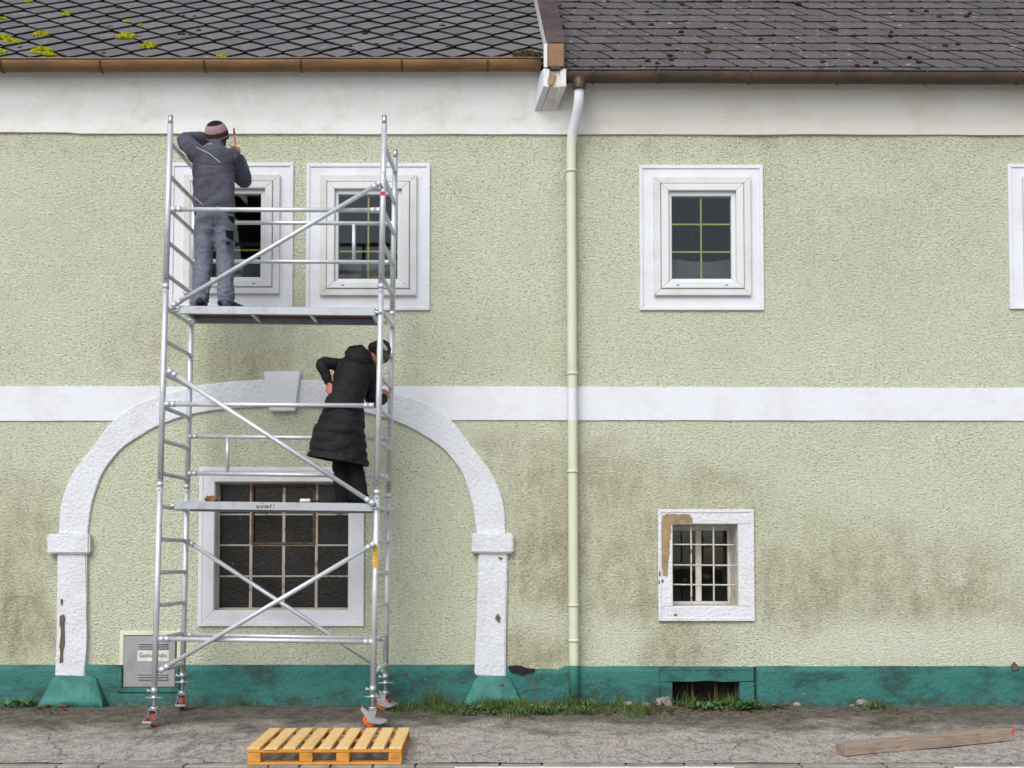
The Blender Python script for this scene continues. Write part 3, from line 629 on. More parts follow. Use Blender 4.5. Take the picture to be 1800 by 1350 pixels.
# gas cabinet
gr = rect(224, 1117, 315.5, 1208)
gc = obj('gas_cabinet', prism(B(), [(gr[0] + .004, gr[2] + .004), (gr[1] - .004, gr[2] + .004), (gr[1] - .004, gr[3] - .004), (gr[0] + .004, gr[3] - .004)], -0.030, 0.2, 0.004), M['steel_box'], house, label='grey steel gas cabinet set into the wall')
obj('cabinet_border', rframe(B(), rect(216.5, 1109, 323, 1216), (gr[0] - .002, gr[1] + .002, gr[2] - .002, gr[3] + .002), -0.010, 0.02, 0.004), M['border'], gc)
bo = rect(216.5, 1172, 323, 1216)
for x0, x1, z0_, z1_ in ((bo[0], gr[0] - .002, gr[2], bo[3]), (gr[1] + .002, bo[1], gr[2], bo[3]), (bo[0], bo[1], bo[2], gr[2] - .001)): obj('cabinet_border', prism(B(), [(x0, z0_), (x1, z0_), (x1, z1_), (x0, z1_)], -.052, -.012, .004), M['teal'], gc)
for py in (1131.5, 1135.5, 1139.5, 1185, 1189.5, 1194):
    a, b = at(244, py, -.03), at(295.5, py, -.03); bm = B(); prism(bm, [(a.x, a.z - .006), (b.x, a.z - .006), (b.x, a.z + .005), (a.x, a.z + .005)], -0.044, -0.028, 0.003); obj('louvre', bm, M['steel_box'], gc)
    bm = B(); box(bm, (a.x, -.0315, a.z - .0105), (b.x, -.0295, a.z - .0065)); obj('louvre_slot', bm, M['black_gap'], gc)
a, b = at(242, 1143, -.03), at(297, 1162.5, -.03); bm = B(); prism(bm, [(a.x, b.z), (b.x, b.z), (b.x, a.z), (a.x, a.z)], -0.035, -0.029, 0.001); obj('sign_plate', bm, M['sign'], gc)
def lettering(text, loc, height, width, mat, parent, rot=(math.pi / 2, 0, 0), ext=0.0008, shear=0.0, name='lettering'):
    cu = bpy.data.curves.new('t', 'FONT'); cu.body = text; cu.extrude = ext; cu.shear = shear; cu.align_x = 'CENTER'; cu.align_y = 'CENTER'
    t = bpy.data.objects.new('t', cu); COL.objects.link(t); bpy.context.view_layer.update()
    me = bpy.data.meshes.new_from_object(t.evaluated_get(bpy.context.evaluated_depsgraph_get())); bpy.data.objects.remove(t)
    xs = [v.co.x for v in me.vertices]; ys = [v.co.y for v in me.vertices]; w = max(xs) - min(xs); h = max(ys) - min(ys)
    c = Vector(((max(xs) + min(xs)) / 2, (max(ys) + min(ys)) / 2, 0))
    from mathutils import Euler
    me.transform(Matrix.Translation(loc) @ Euler(rot).to_matrix().to_4x4() @ Matrix.Diagonal((width / w, height / h, 1, 1)) @ Matrix.Translation(-c))
    return obj(name, me, mat, parent)
lettering('Gashaupthahn', ((a.x + b.x) / 2, -0.0358, (a.z + b.z) / 2), (a.z - b.z) * .52, (b.x - a.x) * .88, M['ink'], gc)

# roofs ----------------------------------------------------------
PIT = R(40); CP, SP = math.cos(PIT), math.sin(PIT)
YE = -0.205
zl, zr = at(450, 108, YE).z, at(1400, 128, YE).z
def roof_slab(x0, x1, ze, xt=None):
    bm = B(); L = 7.5; xt = x1 if xt is None else xt
    P = [(x0, YE - .02, ze - .04), (x1, YE - .02, ze - .04), (x1, YE - .02 + CP * L, ze - .04 + SP * L), (x0, YE - .02 + CP * L, ze - .04 + SP * L)]
    up = [bm.verts.new(p) for p in P]; lo = [bm.verts.new((p[0], p[1] + .08, p[2] - .03)) for p in P]
    bm.faces.new(up); bm.faces.new(lo[::-1])
    for i in range(4): bm.faces.new((up[i], lo[i], lo[(i + 1) % 4], up[(i + 1) % 4]))
    return bm
XP = at(977, 100, YE).x
roofL = obj('roof', roof_slab(-8.2, XP, zl), M['tile_edge'], house, label='grey diamond-tiled roof with bright moss tufts')
roofR = obj('roof', roof_slab(XP + .01, 8.2, zr), M['tile_edge'], house, label='brownish grey roof of slanted overlapping tiles')
bm = B(); L = 7.5; yy, zz_ = YE + CP * L, zl + SP * L
vs = [bm.verts.new(v) for v in ((-8.2, yy, zz_), (8.2, yy, zz_), (8.2, yy + 5.0, 3.6), (-8.2, yy + 5.0, 3.6))]; bm.faces.new(vs); obj('rear_roof', bm, M['tile_edge'], house)
def tile_mesh(pts, th, lift):                # pts in (u across, v up slope), low end lifted as it laps the row below
    bm = B(); v0, v1 = min(p[1] for p in pts), max(p[1] for p in pts)
    t = [bm.verts.new((u, v, lift * (v1 - v) / (v1 - v0) + th - .004)) for u, v in pts]; b = [bm.verts.new((u, v, lift * (v1 - v) / (v1 - v0) - 0.012)) for u, v in pts]
    bm.faces.new(t)
    for i in range(len(pts)):
        f = bm.faces.new((t[i], b[i], b[(i + 1) % len(pts)], t[(i + 1) % len(pts)])); f.material_index = 1
    bm.normal_update(); me = bpy.data.meshes.new('tile'); bmesh.ops.recalc_face_normals(bm, faces=bm.faces[:]); bm.to_mesh(me); bm.free(); return me
def rot_slope(jit): return Matrix.Rotation(PIT, 4, 'X') @ Matrix.Rotation(jit, 4, 'Z')
def put_tile(me, name, x, s, ze, roof, up=0.0):
    o = bpy.data.objects.new(name, me); link(o, roof)
    o.matrix_basis = Matrix.Translation((x, YE + CP * s - SP * up, ze + SP * s + CP * up)) @ rot_slope(rnd.gauss(0, .012)) @ Matrix.Rotation(rnd.gauss(0, .012), 4, 'Y'); return o
W_, H_ = 0.352, 0.338
dm = tile_mesh([(0, -H_ * .49), (W_ * .468, 0), (0, H_ * .445), (-W_ * .468, 0)], 0.008, 0.026)
dm.materials.append(M['tile_left']); dm.materials.append(M['tile_edge'])
hm = tile_mesh([(-W_ * .478, 0), (W_ * .478, 0), (0, H_ * .465)], 0.007, 0.012); hm.materials.append(M['tile_left']); hm.materials.append(M['tile_edge'])
x_first = at(1045 / 5.625, 290 / 5.625, YE + .5).x
cnt = 0
for k in range(0, 13):
    s = 0.04 + k * H_ / 2; xo = x_first + (W_ / 2 if k % 2 else 0)
    i0 = int((-6.9 - xo) / W_)
    for i in range(i0, 40):
        x = xo + i * W_ + rnd.uniform(-.004, .004)
        if x > XP + 0.02: break
        put_tile(dm if k > 0 else hm, 'tile', x, s + rnd.uniform(-.004, .004), zl, roofL, 0.0); cnt += 1
WR, HR, SL = 0.300, 0.232, 0.125
rm = tile_mesh([(SL * .5, -HR * .5), (WR + SL * .5 - .06, -HR * .5), (WR + SL * .5 - .026, -HR * .5 + .03), (WR - SL * .5 - .026, HR * .5), (-SL * .5, HR * .5)], 0.006, 0.009)
rm.materials.append(M['tile_right']); rm.materials.append(M['tile_edge'])
for k in range(0, 11):
    s = 0.03 + k * HR; xo = 0.5 + k * 0.048
    for i in range(-3, 30):
        x = xo + i * WR + rnd.uniform(-.006, .006)
        if x < XP - 0.17 or x > 5.9: continue
        put_tile(rm, 'tile', x, s + rnd.uniform(-.003, .003), zr, roofR, 0.0); cnt += 1
def moss_clump(px, py, w, roof, ze, mat='moss', flat=0.5):
    lo, hi = 0.0, 4.0
    for _ in range(40):
        m = (lo + hi) / 2; p = at(px, py, YE + CP * m)
        if p.z > ze + SP * m + .02: lo = m
        else: hi = m
    p = at(px, py, YE + CP * lo); bm = B(); r = w / 200 / 2
    for i in range(int(16 + w * 1.2)):
        a = rnd.uniform(0, 6.28); d = rnd.random() ** .6 * r; c = Vector((math.cos(a) * d * 1.2, math.sin(a) * d * .7, 0)); s = rnd.uniform(.012, .026) * (.6 + w / 40)
        c.z = max(0, (1 - d / r)) * r * flat
        m4 = Matrix.Translation(p + Matrix.Rotation(PIT, 3, 'X') @ c) @ Matrix.Diagonal((s, s, s * .8, 1)); bmesh.ops.create_icosphere(bm, subdivisions=1, radius=1, matrix=m4)
    for v in bm.verts: v.co += Vector((nz(v.co * 40), nz(v.co * 40 + Vector((3, 0, 0))), nz(v.co * 40 + Vector((0, 7, 0))))) * .008
    obj('moss_clump', bm, M[mat], roof)
for px, py, w in ((72, 62, 24), (222, 66, 30), (261, 82, 24), (75, 92, 32), (5, 66, 22), (18, 72, 20), (3, 93, 18), (390, 100, 13), (115, 26, 12), (28, 75, 12), (4, 34, 12), (224, 38, 9), (88, 97, 18), (50, 3, 12), (248, 45, 8), (120, 23, 9)): moss_clump(px, py, w, roofL, zl)
for i in range(34): moss_clump(rnd.uniform(1010, 1790), rnd.uniform(4, 116), rnd.uniform(4, 7), roofR, zr, 'moss_dark', .35)
for i in range(26): moss_clump(rnd.uniform(10, 930), rnd.uniform(4, 95), rnd.uniform(4, 8), roofL, zl, 'moss_dark', .3)
moss_clump(925, 98, 40, roofL, zl, 'moss_dark', .25)

# gutters
def gutter(x0, x1, py0, py1, mat, label, joints):
    bm = B(); Yc = GY; r = 0.066; n = 14; rows = []; N = 90
    def zt_(x):
        t = (x - x0) / (x1 - x0); return at(900, py0 + (py1 - py0) * t, Yc - r).z + 0.004 * nz((x * .9, 3, 3))
    for i in range(N + 1):
        x = x0 + (x1 - x0) * i / N; z = zt_(x); P = []
        for j in range(n + 1):
            t = math.pi + math.pi * j / n; P.append((x, Yc + r * math.cos(t), z + r * 1.5 * math.sin(t)))
        for j in range(n, -1, -1):
            t = math.pi + math.pi * j / n; P.append((x, Yc + (r - .004) * math.cos(t), z + (r * 1.5 - .004) * math.sin(t)))
        rows.append([bm.verts.new(p) for p in P])
    for A, C in zip(rows, rows[1:]):
        for j in range(len(A)): f = bm.faces.new((A[j], A[(j + 1) % len(A)], C[(j + 1) % len(A)], C[j])); f.smooth = True
    bm.faces.new(rows[0]); bm.faces.new(rows[-1][::-1])
    g = obj('gutter', bm, mat, house, label=label)
    obj('rim', path_tube(B(), [(x0 + (x1 - x0) * i / N, Yc - r - .002, zt_(x0 + (x1 - x0) * i / N)) for i in range(N + 1)], .0085, 8), mat, g)
    for px in joints:
        x = at(px, 115, Yc - r).x; z = zt_(x); bm = B()
        path_tube(bm, [(x, Yc + (r + .003) * math.cos(math.pi + math.pi * j / 10), z + (r * 1.5 + .003) * math.sin(math.pi + math.pi * j / 10)) for j in range(11)], .0085, 6); obj('bracket', bm, M['copper_dark'], g)
    return g
gutter(-8.2, at(951, 110, GY - .06).x, 103.5, 101.5, M['copper'], 'long copper brown half-round gutter on the left roof', (-160, 0, 175, 358, 528, 706, 857))
gutter(at(997, 130, GY - .06).x, 8.2, 122, 126.5, M['copper_dark'], 'dark brown half-round gutter on the right roof', (1043, 1159, 1320, 1475, 1630, 1792, 1950))

# downpipe
ox = 1018
P = [at(ox, 140, GY - .03), at(ox, 154, GY - .03), at(1017, 180, -.25), at(1011, 215, -.17), at(1005, 245, -.11), at(1004, 290, -.095), at(1004, 330, -.095)]
pts = spline(P, 6) + [at(1004 + 5 * (y - 330) / 900, y, -.095) for y in range(380, 1220, 60)] + [at(1009.5, 1222, -.095)]
dp = obj('downpipe', path_tube(B(), pts, .0455, 16), M['pipe'], house, label='downpipe painted to match the wall bands behind it')
for py in (301, 657, 829, 1064, 1126):
    c = at(1004 + 5 * max(0, py - 330) / 900, py, -.095); bm = B(); tube(bm, c - Vector((0, 0, .012)), c + Vector((0, 0, .012)), .051, 16); tube(bm, c, (c.x - .03, .01, c.z), .006, 6); obj('pipe_clip', bm, M['pipe'], dp)
bm = B(); c = at(ox, 147, GY - .045); path_tube(bm, [c + Vector((0, 0, z)) for z in (-.055, -.045, -.035, -.02, -.012, .03, .065)], [.052, .058, .052, .062, .058, .062, .040], 18); obj('outlet_funnel', bm, M['copper_dark'], dp)

# parapet between the roofs
S0 = at(977, 74, GY - .05); S1 = S0 + Vector((-0.10, 2.2 * CP, 2.2 * SP)); hw = 0.088
def beam(bm, a, b, hw0, top, bot):
    vs = []
    for p in (a, b): vs.append([bm.verts.new(p + Vector((s * hw0, 0, dz))) for s, dz in ((-1, bot), (1, bot), (1, top), (-1, top))])
    for i in range(4): bm.faces.new((vs[0][i], vs[0][(i + 1) % 4], vs[1][(i + 1) % 4], vs[1][i]))
    bm.faces.new(vs[0][::-1]); bm.faces.new(vs[1]); return bm
par = obj('parapet', beam(B(), S0 + Vector((-.004, .03, 0)), S1 + Vector((-.004, .03, 0)), .080, -.012, -.32), M['white_old'], house, label='narrow copper-capped parapet dividing the two roofs')
for k in range(4):
    a = S0.lerp(S1, k / 4 ) ; b = S0.lerp(S1, (k + 1) / 4 + .012); obj('coping_slab', beam(B(), a + Vector((0, -.02, .002 * k)), b + Vector((0, -.02, .002 * k)), hw, .014, -.010), M['coping'], par)
bm = B(); PF = GY - .085; a, b = at(963, 76, PF), at(991, 117, PF); box(bm, (a.x, PF, b.z), (b.x, PF + .1, a.z), .004); obj('copper_box', bm, M['copper'], par)
bm = B(); box(bm, (a.x + .022, PF + .005, b.z - .022), (b.x - .022, PF + .09, b.z + .01), .006); obj('copper_spout', bm, M['copper_dark'], par)
bm = B(); a, b = at(956, 76, PF + .015), at(963, 118, PF + .015); box(bm, (a.x, PF + .015, b.z), (b.x - .003, PF + .3, a.z - .005), .003); obj('side_board', bm, M['white'], par)
def corbel(x0, x1, mat, yf, jag):
    bm = B(); t0, t1 = at(x0, 121, yf), at(x1, 121, yf); z1 = at(960, 152, yf).z; zb = at(960, 197, -.05).z
    prof = [(yf, t0.z), (yf, z1), (-.03, zb), (-.03, t0.z)]
    sk = lambda y: -.085 * (y - yf) / (-.03 - yf)
    A = [bm.verts.new((t0.x + sk(y), y, z)) for y, z in prof]; C = [bm.verts.new((t1.x + sk(y), y, z)) for y, z in prof]
    bm.faces.new(A); bm.faces.new(C[::-1])
    for i in range(4): bm.faces.new((A[i], C[i], C[(i + 1) % 4], A[(i + 1) % 4]))
    bmesh.ops.bevel(bm, geom=bm.edges[:], offset=.004, segments=1, affect='EDGES'); bmesh.ops.subdivide_edges(bm, edges=[e for e in bm.edges if e.calc_length() > .06], cuts=3, use_grid_fill=True)
    for v in bm.verts: v.co += Vector((nz(v.co * 14), nz(v.co * 14 + Vector((5, 0, 0))), nz(v.co * 14 + Vector((0, 5, 0))))) * jag
    return obj('corbel', bm, mat, par, False)
corbel(955.5, 966, M['white'], PF + .02, .005); corbel(966.5, 984.5, M['white_old'], PF + .045, .006); corbel(985, 995.5, M['white_old'], PF + .025, .005)
scar(par, 'crack', [(963, 140), (966, 132), (971, 126), (977, 128), (975, 140), (969, 150), (964, 148)], PF + .012, M['tan'], .8, 3)

# ------------------------------------------------------------------ scaffold tower
YF, YR = -1.12, -0.37
FL = lambda y: 300 - (y - 203) * 0.0285; FRt = lambda y: 676 - (y - 203) * 0.0203
RL = lambda y: 336.5 - (y - 560) * 0.0246; RRt = lambda y: 695 - (y - 264) * 0.0190
tower = empty('scaffold_tower', (at(470, 1276, -.75).x, -.75, gz(-.75)), 'tall aluminium mobile scaffold tower with two decks and orange castors', 'scaffold')
def ppt(fn, Y, y): return at(fn(y), y, Y)
rp = 0.0245
def post(fn, Y, ys, top):
    for k, (a, b) in enumerate(zip(ys, ys[1:])):
        A, C = ppt(fn, Y, a), ppt(fn, Y, b); bm = B(); tube(bm, A, C, rp, 14)
        d = (A - C).normalized(); u = obj('upright', bm, M['alu'], tower)
        if k > 0:
            bm = B(); tube(bm, A - d * .035, A + d * .004, rp + .0035, 14); obj('joint_collar', bm, M['alu'], u)
            for dz in (.045, .075, -.065):
                p = A + d * dz + Vector((0, -rp, 0)); bm = B(); tube(bm, p + Vector((0, .004, 0)), p + Vector((0, -.0015, 0)), .0055, 8); obj('rivet', bm, M['ink'], u)
        else:
            bm = B(); tube(bm, A, A + d * .075, rp - .004, 14); tube(bm, A + d * .075, A + d * .083, rp - .010, 12); obj('spigot', bm, M['zinc'], u)
post(FL, YF, (219, 500, 848, 1222), 1); post(FRt, YF, (219, 500, 862, 1222), 1)
post(RL, YR, (276, 548, 852, 1192), 1); post(RRt, YR, (278, 548, 868, 1194), 1)
def on_rear(fn, z):      # point of a rear post at height z
    a, b = ppt(fn, YR, 300), ppt(fn, YR, 1150); t = (z - a.z) / (b.z - a.z); return a + (b - a) * t
for k in range(17):
    y = 250 + k * 58.15
    for f, r in ((FL, RL), (FRt, RRt)):
        A = ppt(f, YF, y + (0 if f is FL else 2)); C = on_rear(r, A.z)
        bm = B(); tube(bm, A, C, .0185, 10); dd = (C - A).normalized(); tube(bm, A + dd * .022, A + dd * .04, .0205, 10); tube(bm, C - dd * .04, C - dd * .022, .0205, 10); obj('rung', bm, M['alu'], tower)
def rail(a, b, Y, r=.0195, name='rail', dy=0.0, claw=True):
    A, C = at(*a, Y + dy), at(*b, Y + dy); d = (C - A).normalized(); bm = B(); tube(bm, A, C, r, 12); o = obj(name, bm, M['alu'], tower)
    if claw:
        for p, s in ((A, 1), (C, -1)):
            bm = B(); tube(bm, p + d * s * .035, p + d * s * .075, r + .004, 12); tube(bm, p - d * s * .012, p + d * s * .032, r + .005, 10); o2 = obj('claw', bm, M['alu'], o)
    return o
rail((303, 368), (667, 369.5), YF, dy=.0); rail((292, 710.5), (655, 713), YF); rail((282, 1123), (655, 1128), YF)
rail((304, 537), (668, 322), YF, name='diagonal_brace', dy=-.045); rail((297, 652), (656, 885), YF, name='diagonal_brace', dy=-.045); rail((283, 1178), (657, 956), YF, name='diagonal_brace', dy=-.045)
rail((340, 391), (692, 393), YR, .0185, 'guard_rail'); rail((339, 459), (691, 461), YR, .0185, 'guard_rail')
rail((332, 767), (684, 771), YR, .0185, 'guard_rail'); rail((331, 832), (683, 837), YR, .0185, 'guard_rail')
rail((622, 393), (622, 459), YR, .0165, 'rail_strut', claw=False); rail((400, 768), (400, 831), YR, .0165, 'rail_strut', claw=False)
rail((323, 1116), (677, 1122), YR, name='rail'); rail((328, 950), (677, 1180), YR, name='diagonal_brace', dy=.03)
def deck(y0, y1, x0, x1, lo, label):
    A, C = at(x0, y0, YF - .03), at(x1, y1, YF - .03); h = .066; dw = .44; sl = (C.z - A.z) / (C.x - A.x)
    def bar(ya, yb, za, zb, xa=A.x, xb=C.x):
        bm = B(); V = []
        for xx in (xa, xb):
            for yy in (ya, yb):
                for zz in (za, zb): V.append(bm.verts.new((xx, yy, A.z + (xx - A.x) * sl + zz)))
        for qd in ((0, 1, 3, 2), (4, 6, 7, 5), (0, 4, 5, 1), (2, 3, 7, 6), (0, 2, 6, 4), (1, 5, 7, 3)): bm.faces.new([V[i] for i in qd])
        bmesh.ops.bevel(bm, geom=bm.edges[:], offset=.004, segments=1, affect='EDGES'); return bm
    y_ = YF - .03
    d = obj('deck', bar(y_ + .028, y_ + dw - .028, -.018, -.004, A.x + .01, C.x - .01), M['ply'], tower, label=label)
    obj('side_rail', bar(y_, y_ + .027, -h, .002), M['alu_deck'], d); obj('side_rail', bar(y_ + dw - .027, y_ + dw, -h, .002), M['alu_deck'], d)
    for t in (.0, .36, .66, 1.0):
        x = A.x + (C.x - A.x) * t; x = min(max(x, A.x + .03), C.x - .03); obj('crossbar', bar(y_ + .0275, y_ + dw - .0275, -h * .8, -.0185, x - .014, x + .014), M['alu'], d)
    for xx, s in ((A.x, -1), (C.x, 1)):
        for yy in (y_ + .012, y_ + dw - .014):
            bm = B(); z = A.z + (xx - A.x) * sl; tube(bm, (xx - s * .02, yy, z - .03), (xx + s * .05, yy, z - .045), .014, 8); obj('hook', bm, M['zinc'], d)
    for xx in (A.x + .03, C.x - .03):
        bm = B(); z = A.z + (xx - A.x) * sl - .03; tube(bm, (xx, y_ + .002, z), (xx, y_ - .0025, z), .006, 8); obj('rivet', bm, M['zinc'], d)
    return d, A, C, sl, y_
d1, A1, C1, s1, yd = deck(537.5, 541, 314, 660, 0, 'upper deck carrying the man')
d2, A2, C2, s2, yd = deck(881, 885, 306, 655, 0, 'lower deck carrying the maker logo')
def zdeck(A, s, X): return A.z + (X - A.x) * s
c0 = at(466, 890, yd); wl = .034
lettering('svel', (at(463.5, 890.5, yd).x, yd - .002, at(463, 889.6, yd).z), .030, at(479, 0, yd).x - at(452, 0, yd).x, M['ink'], d2, shear=.12, name='logo'); lettering('t', (at(481.5, 890, yd).x, yd - .002, at(481, 889.6, yd).z), .036, .014, M['logo_red'], d2, name='logo')
bm = B(); p = at(463, 884.2, yd); box(bm, (p.x - .006, yd - .002, p.z - .003), (p.x + .006, yd - .0005, p.z + .003)); obj('logo_accent', bm, M['logo_red'], d2)
for a, b in ((590, 608), (611, 628)):
    p, r_ = at(a, 898.0, yd + .41), at(b, 898.0, yd + .41); bm = B(); box(bm, (p.x, yd + .41, p.z - .004), (r_.x, yd + .412, p.z + .016)); obj('sticker', bm, M['yellow'], d2)
def pstick(fn, Y, y0, y1, mat, wdt=.030):
    a, b = ppt(fn, Y, y0), ppt(fn, Y, y1); bm = B(); V = []
    for p in (a, b):
        V.append([bm.verts.new(p + Vector((math.sin(t) * (rp + .001), -math.cos(t) * (rp + .001), 0))) for t in [(-.75 + 1.5 * i / 6) for i in range(7)]])
    for i in range(6): bm.faces.new((V[0][i], V[0][i + 1], V[1][i + 1], V[1][i]))
    return obj('sticker', bm, mat, tower, True)
s_y = pstick(FRt, YF, 960, 999, M['yellow']); p = ppt(FRt, YF, 979)
for k in range(7): 
    c = ppt(FRt, YF, 965 + k * 4.6); bm = B(); box(bm, (c.x - .010, YF - rp - .0035, c.z - .0025), (c.x + .004 + .006 * (k % 2), YF - rp - .002, c.z + .0025)); obj('sticker_print', bm, M['tan'], s_y)
pstick(FRt, YF, 338, 345, M['logo_red']); s_l = pstick(FL, YF, 1192, 1199, M['tan']); pstick(RL, YR, 1176, 1184, M['tan'])
for k in range(5):
    c = ppt(FRt, YF, 306 + k * 6.2); bm = B(); tube(bm, c + Vector((.008, -rp - .001, -.008)), c + Vector((-.004 + .01 * (k % 2), -rp - .002, .010)), .0025, 5); obj('sticker_print', bm, M['ink'], tower)
# castors
def caster(fn, Y, ybot, yaw, hidden=0):
    T = ppt(fn, Y, ybot); g = gz(Y); h = T.z - g; wr = .062
    rot = Matrix.Translation((T.x, Y, g)) @ Matrix.Rotation(yaw, 4, 'Z')
    def P(bm): bmesh.ops.transform(bm, matrix=rot, verts=bm.verts[:]); return bm
    bm = B()
    for s in (-1, 1):
        A = [Vector((s * .030, -.030, .140)), Vector((s * .030, .030, .140)), Vector((s * .030, .048, .05)), Vector((s * .030, .02, .042)), Vector((s * .030, -.01, .046))]
        f = [bm.verts.new(v) for v in A]; k = [bm.verts.new(v + Vector((s * .005, 0, 0))) for v in A]; bm.faces.new(f); bm.faces.new(k[::-1])
        for i in range(5): bm.faces.new((f[i], k[i], k[(i + 1) % 5], f[(i + 1) % 5]))
    box(bm, (-.036, -.034, .1405), (.036, .034, .150), .003); tube(bm, (0, 0, .150), (0, 0, .168), .034, 14); tube(bm, (-.04, .02, wr), (.04, .02, wr), .010, 8)
    c = obj('caster', P(bm), M['zinc'], tower)
    bm = B(); path_tube(bm, [(x, .02, wr) for x in (-.0225, -.022, -.016, .016, .022, .0225)], [.02, .055, wr, wr, .055, .02], 24); obj('wheel', P(bm), M['orange'], c)
    bm = B(); path_tube(bm, [(x, .02, wr) for x in (-.0175, -.0165, .0165, .0175)], [.05, wr + .0012, wr + .0012, .05], 24); obj('tyre', P(bm), M['tyre'], c)
    bm = B()
    for s in (-1, 1):
        A = [Vector((s * .040, -.055, .030)), Vector((s * .040, -.105, .045)), Vector((s * .040, -.105, .062)), Vector((s * .040, -.02, .085)), Vector((s * .040, .09, .170)), Vector((s * .040, .098, .150)), Vector((s * .040, .02, .04))]
        f = [bm.verts.new(v) for v in A]; k = [bm.verts.new(v + Vector((s * .004, 0, 0))) for v in A]; bm.faces.new(f); bm.faces.new(k[::-1])
        for i in range(7): bm.faces.new((f[i], k[i], k[(i + 1) % 7], f[(i + 1) % 7]))
    box(bm, (-.044, -.118, .044), (.044, -.085, .062), .003)
    obj('brake_pedal', P(bm), M['zinc'], c)
    bm = B(); tube(bm, (0, 0, .168), (0, 0, h + .05), .017, 12); obj('jack_stem', P(bm), M['zinc'], c)
    zn = .168 + (h - .168) * .62
    bm = B(); tube(bm, (0, 0, zn - .008), (0, 0, zn + .022), .027, 12); tube(bm, (-.068, .0, zn + .006), (.068, 0, zn + .006), .008, 8); bmesh.ops.transform(bm, matrix=Matrix.Translation((T.x, Y, g)), verts=bm.verts[:]); obj('jack_nut', bm, M['zinc'], c)
    bm = B(); tube(bm, (T.x, Y, T.z - .005), (T.x, Y, T.z + .05), rp + .004, 12); tube(bm, (T.x - .06, Y, T.z + .02), (T.x - .02, Y, T.z + .02), .007, 8); tube(bm, (T.x - .062, Y, T.z + .005), (T.x - .050, Y, T.z + .038), .006, 6); obj('clamp', bm, M['zinc'], c)
caster(FL, YF, 1219, R(-14)); caster(FRt, YF, 1216, R(96)); caster(RL, YR, 1192, R(6)); caster(RRt, YR, 1194, R(62))

# ------------------------------------------------------------------ people
def ell_tube(bm, pts, rad, side=Vector((1, 0, 0)), n=16, per=4):
    P = spline([Vector(p) for p in pts], per); RA = spline([Vector((a[0], a[1], 0)) if isinstance(a, (tuple, list)) else Vector((a, a, 0)) for a in rad], per)
    d0 = (P[1] - P[0]).normalized(); d1_ = (P[-1] - P[-2]).normalized()
    m0, m1 = min(RA[0].x, RA[0].y) * .6, min(RA[-1].x, RA[-1].y) * .6
    P = [P[0] - d0 * m0, P[0] - d0 * m0 * .75] + P + [P[-1] + d1_ * m1 * .75, P[-1] + d1_ * m1]; RA = [RA[0] * .25, RA[0] * .7] + RA + [RA[-1] * .7, RA[-1] * .25]
    rings = []
    for i, p in enumerate(P):
        d = (P[min(i + 1, len(P) - 1)] - P[max(i - 1, 0)]).normalized(); s = side - d * side.dot(d)
        if s.length < .2: s = Vector((0, 1, 0)) - d * d.y
        s.normalize(); u = d.cross(s)
        rings.append([bm.verts.new(p + s * math.cos(t) * RA[i].x + u * math.sin(t) * RA[i].y) for t in [2 * math.pi * k / n for k in range(n)]])
    for A, C in zip(rings, rings[1:]):
        for i in range(n): bm.faces.new((A[i], A[(i + 1) % n], C[(i + 1) % n], C[i]))
    bm.faces.new(rings[0][::-1]); bm.faces.new(rings[-1]); return bm
def ball(bm, c, r, rot=None):
    m = Matrix.Translation(c) @ (rot.to_4x4() if rot else Matrix.Identity(4)) @ Matrix.Diagonal((*r, 1)); bmesh.ops.create_uvsphere(bm, u_segments=20, v_segments=12, radius=1, matrix=m); return bm
def fuse(name, bm, vox, mat, parent, disp=None, smooth=2, cut=None):
    o = bpy.data.objects.new('tmp', mesh_of(bm)); COL.objects.link(o); md = o.modifiers.new('r', 'REMESH'); md.mode = 'VOXEL'; md.voxel_size = vox; md.adaptivity = 0.0
    bpy.context.view_layer.update(); me = bpy.data.meshes.new_from_object(o.evaluated_get(bpy.context.evaluated_depsgraph_get())); bpy.data.objects.remove(o)
    b2 = B(); b2.from_mesh(me)
    for _ in range(smooth): bmesh.ops.smooth_vert(b2, verts=b2.verts[:], factor=.5, use_axis_x=True, use_axis_y=True, use_axis_z=True)
    for cc, cn in (cut or []): bmesh.ops.bisect_plane(b2, geom=b2.verts[:] + b2.edges[:] + b2.faces[:], plane_co=cc, plane_no=cn, clear_inner=True)
    b2.normal_update()
    if disp:
        for v in b2.verts: v.co += v.normal * disp(v.co)
    return obj(name, b2, mat, parent, True)
def hand(bm, wrist, fwd, pal, curl=1.2, size=1.0, thumb=1):     # fwd towards the knuckles, pal = palm normal
    fwd = fwd.normalized(); pal = (pal - fwd * pal.dot(fwd)).normalized(); sd_ = fwd.cross(pal)
    ell_tube(bm, [wrist - fwd * .02, wrist + fwd * .03 * size, wrist + fwd * .085 * size], [(.026, .02), (.036 * size, .017), (.040 * size, .015)], sd_, 12, 3)
    for k, L in enumerate((.068, .078, .073, .058)):
        p = wrist + fwd * (.085 - .004 * abs(k - 1)) * size + sd_ * (.030 - .020 * k) * size; pts = [p]; a = 0
        for sgm in (.45, .32, .23): a += curl * .55; p = p + (fwd * math.cos(a) + pal * math.sin(a)) * L * sgm * size; pts.append(p)
        ell_tube(bm, pts, [.0095, .009, .0085, .0075], sd_, 8, 2)
    p = wrist + fwd * .03 * size + sd_ * .03 * thumb * size; ell_tube(bm, [p, p + (fwd * .6 + sd_ * thumb * .7 + pal * .5) * .035, p + (fwd * 1.3 + sd_ * thumb * .7 + pal * 1.1) * .045], [.012, .0105, .008], sd_, 8, 2)
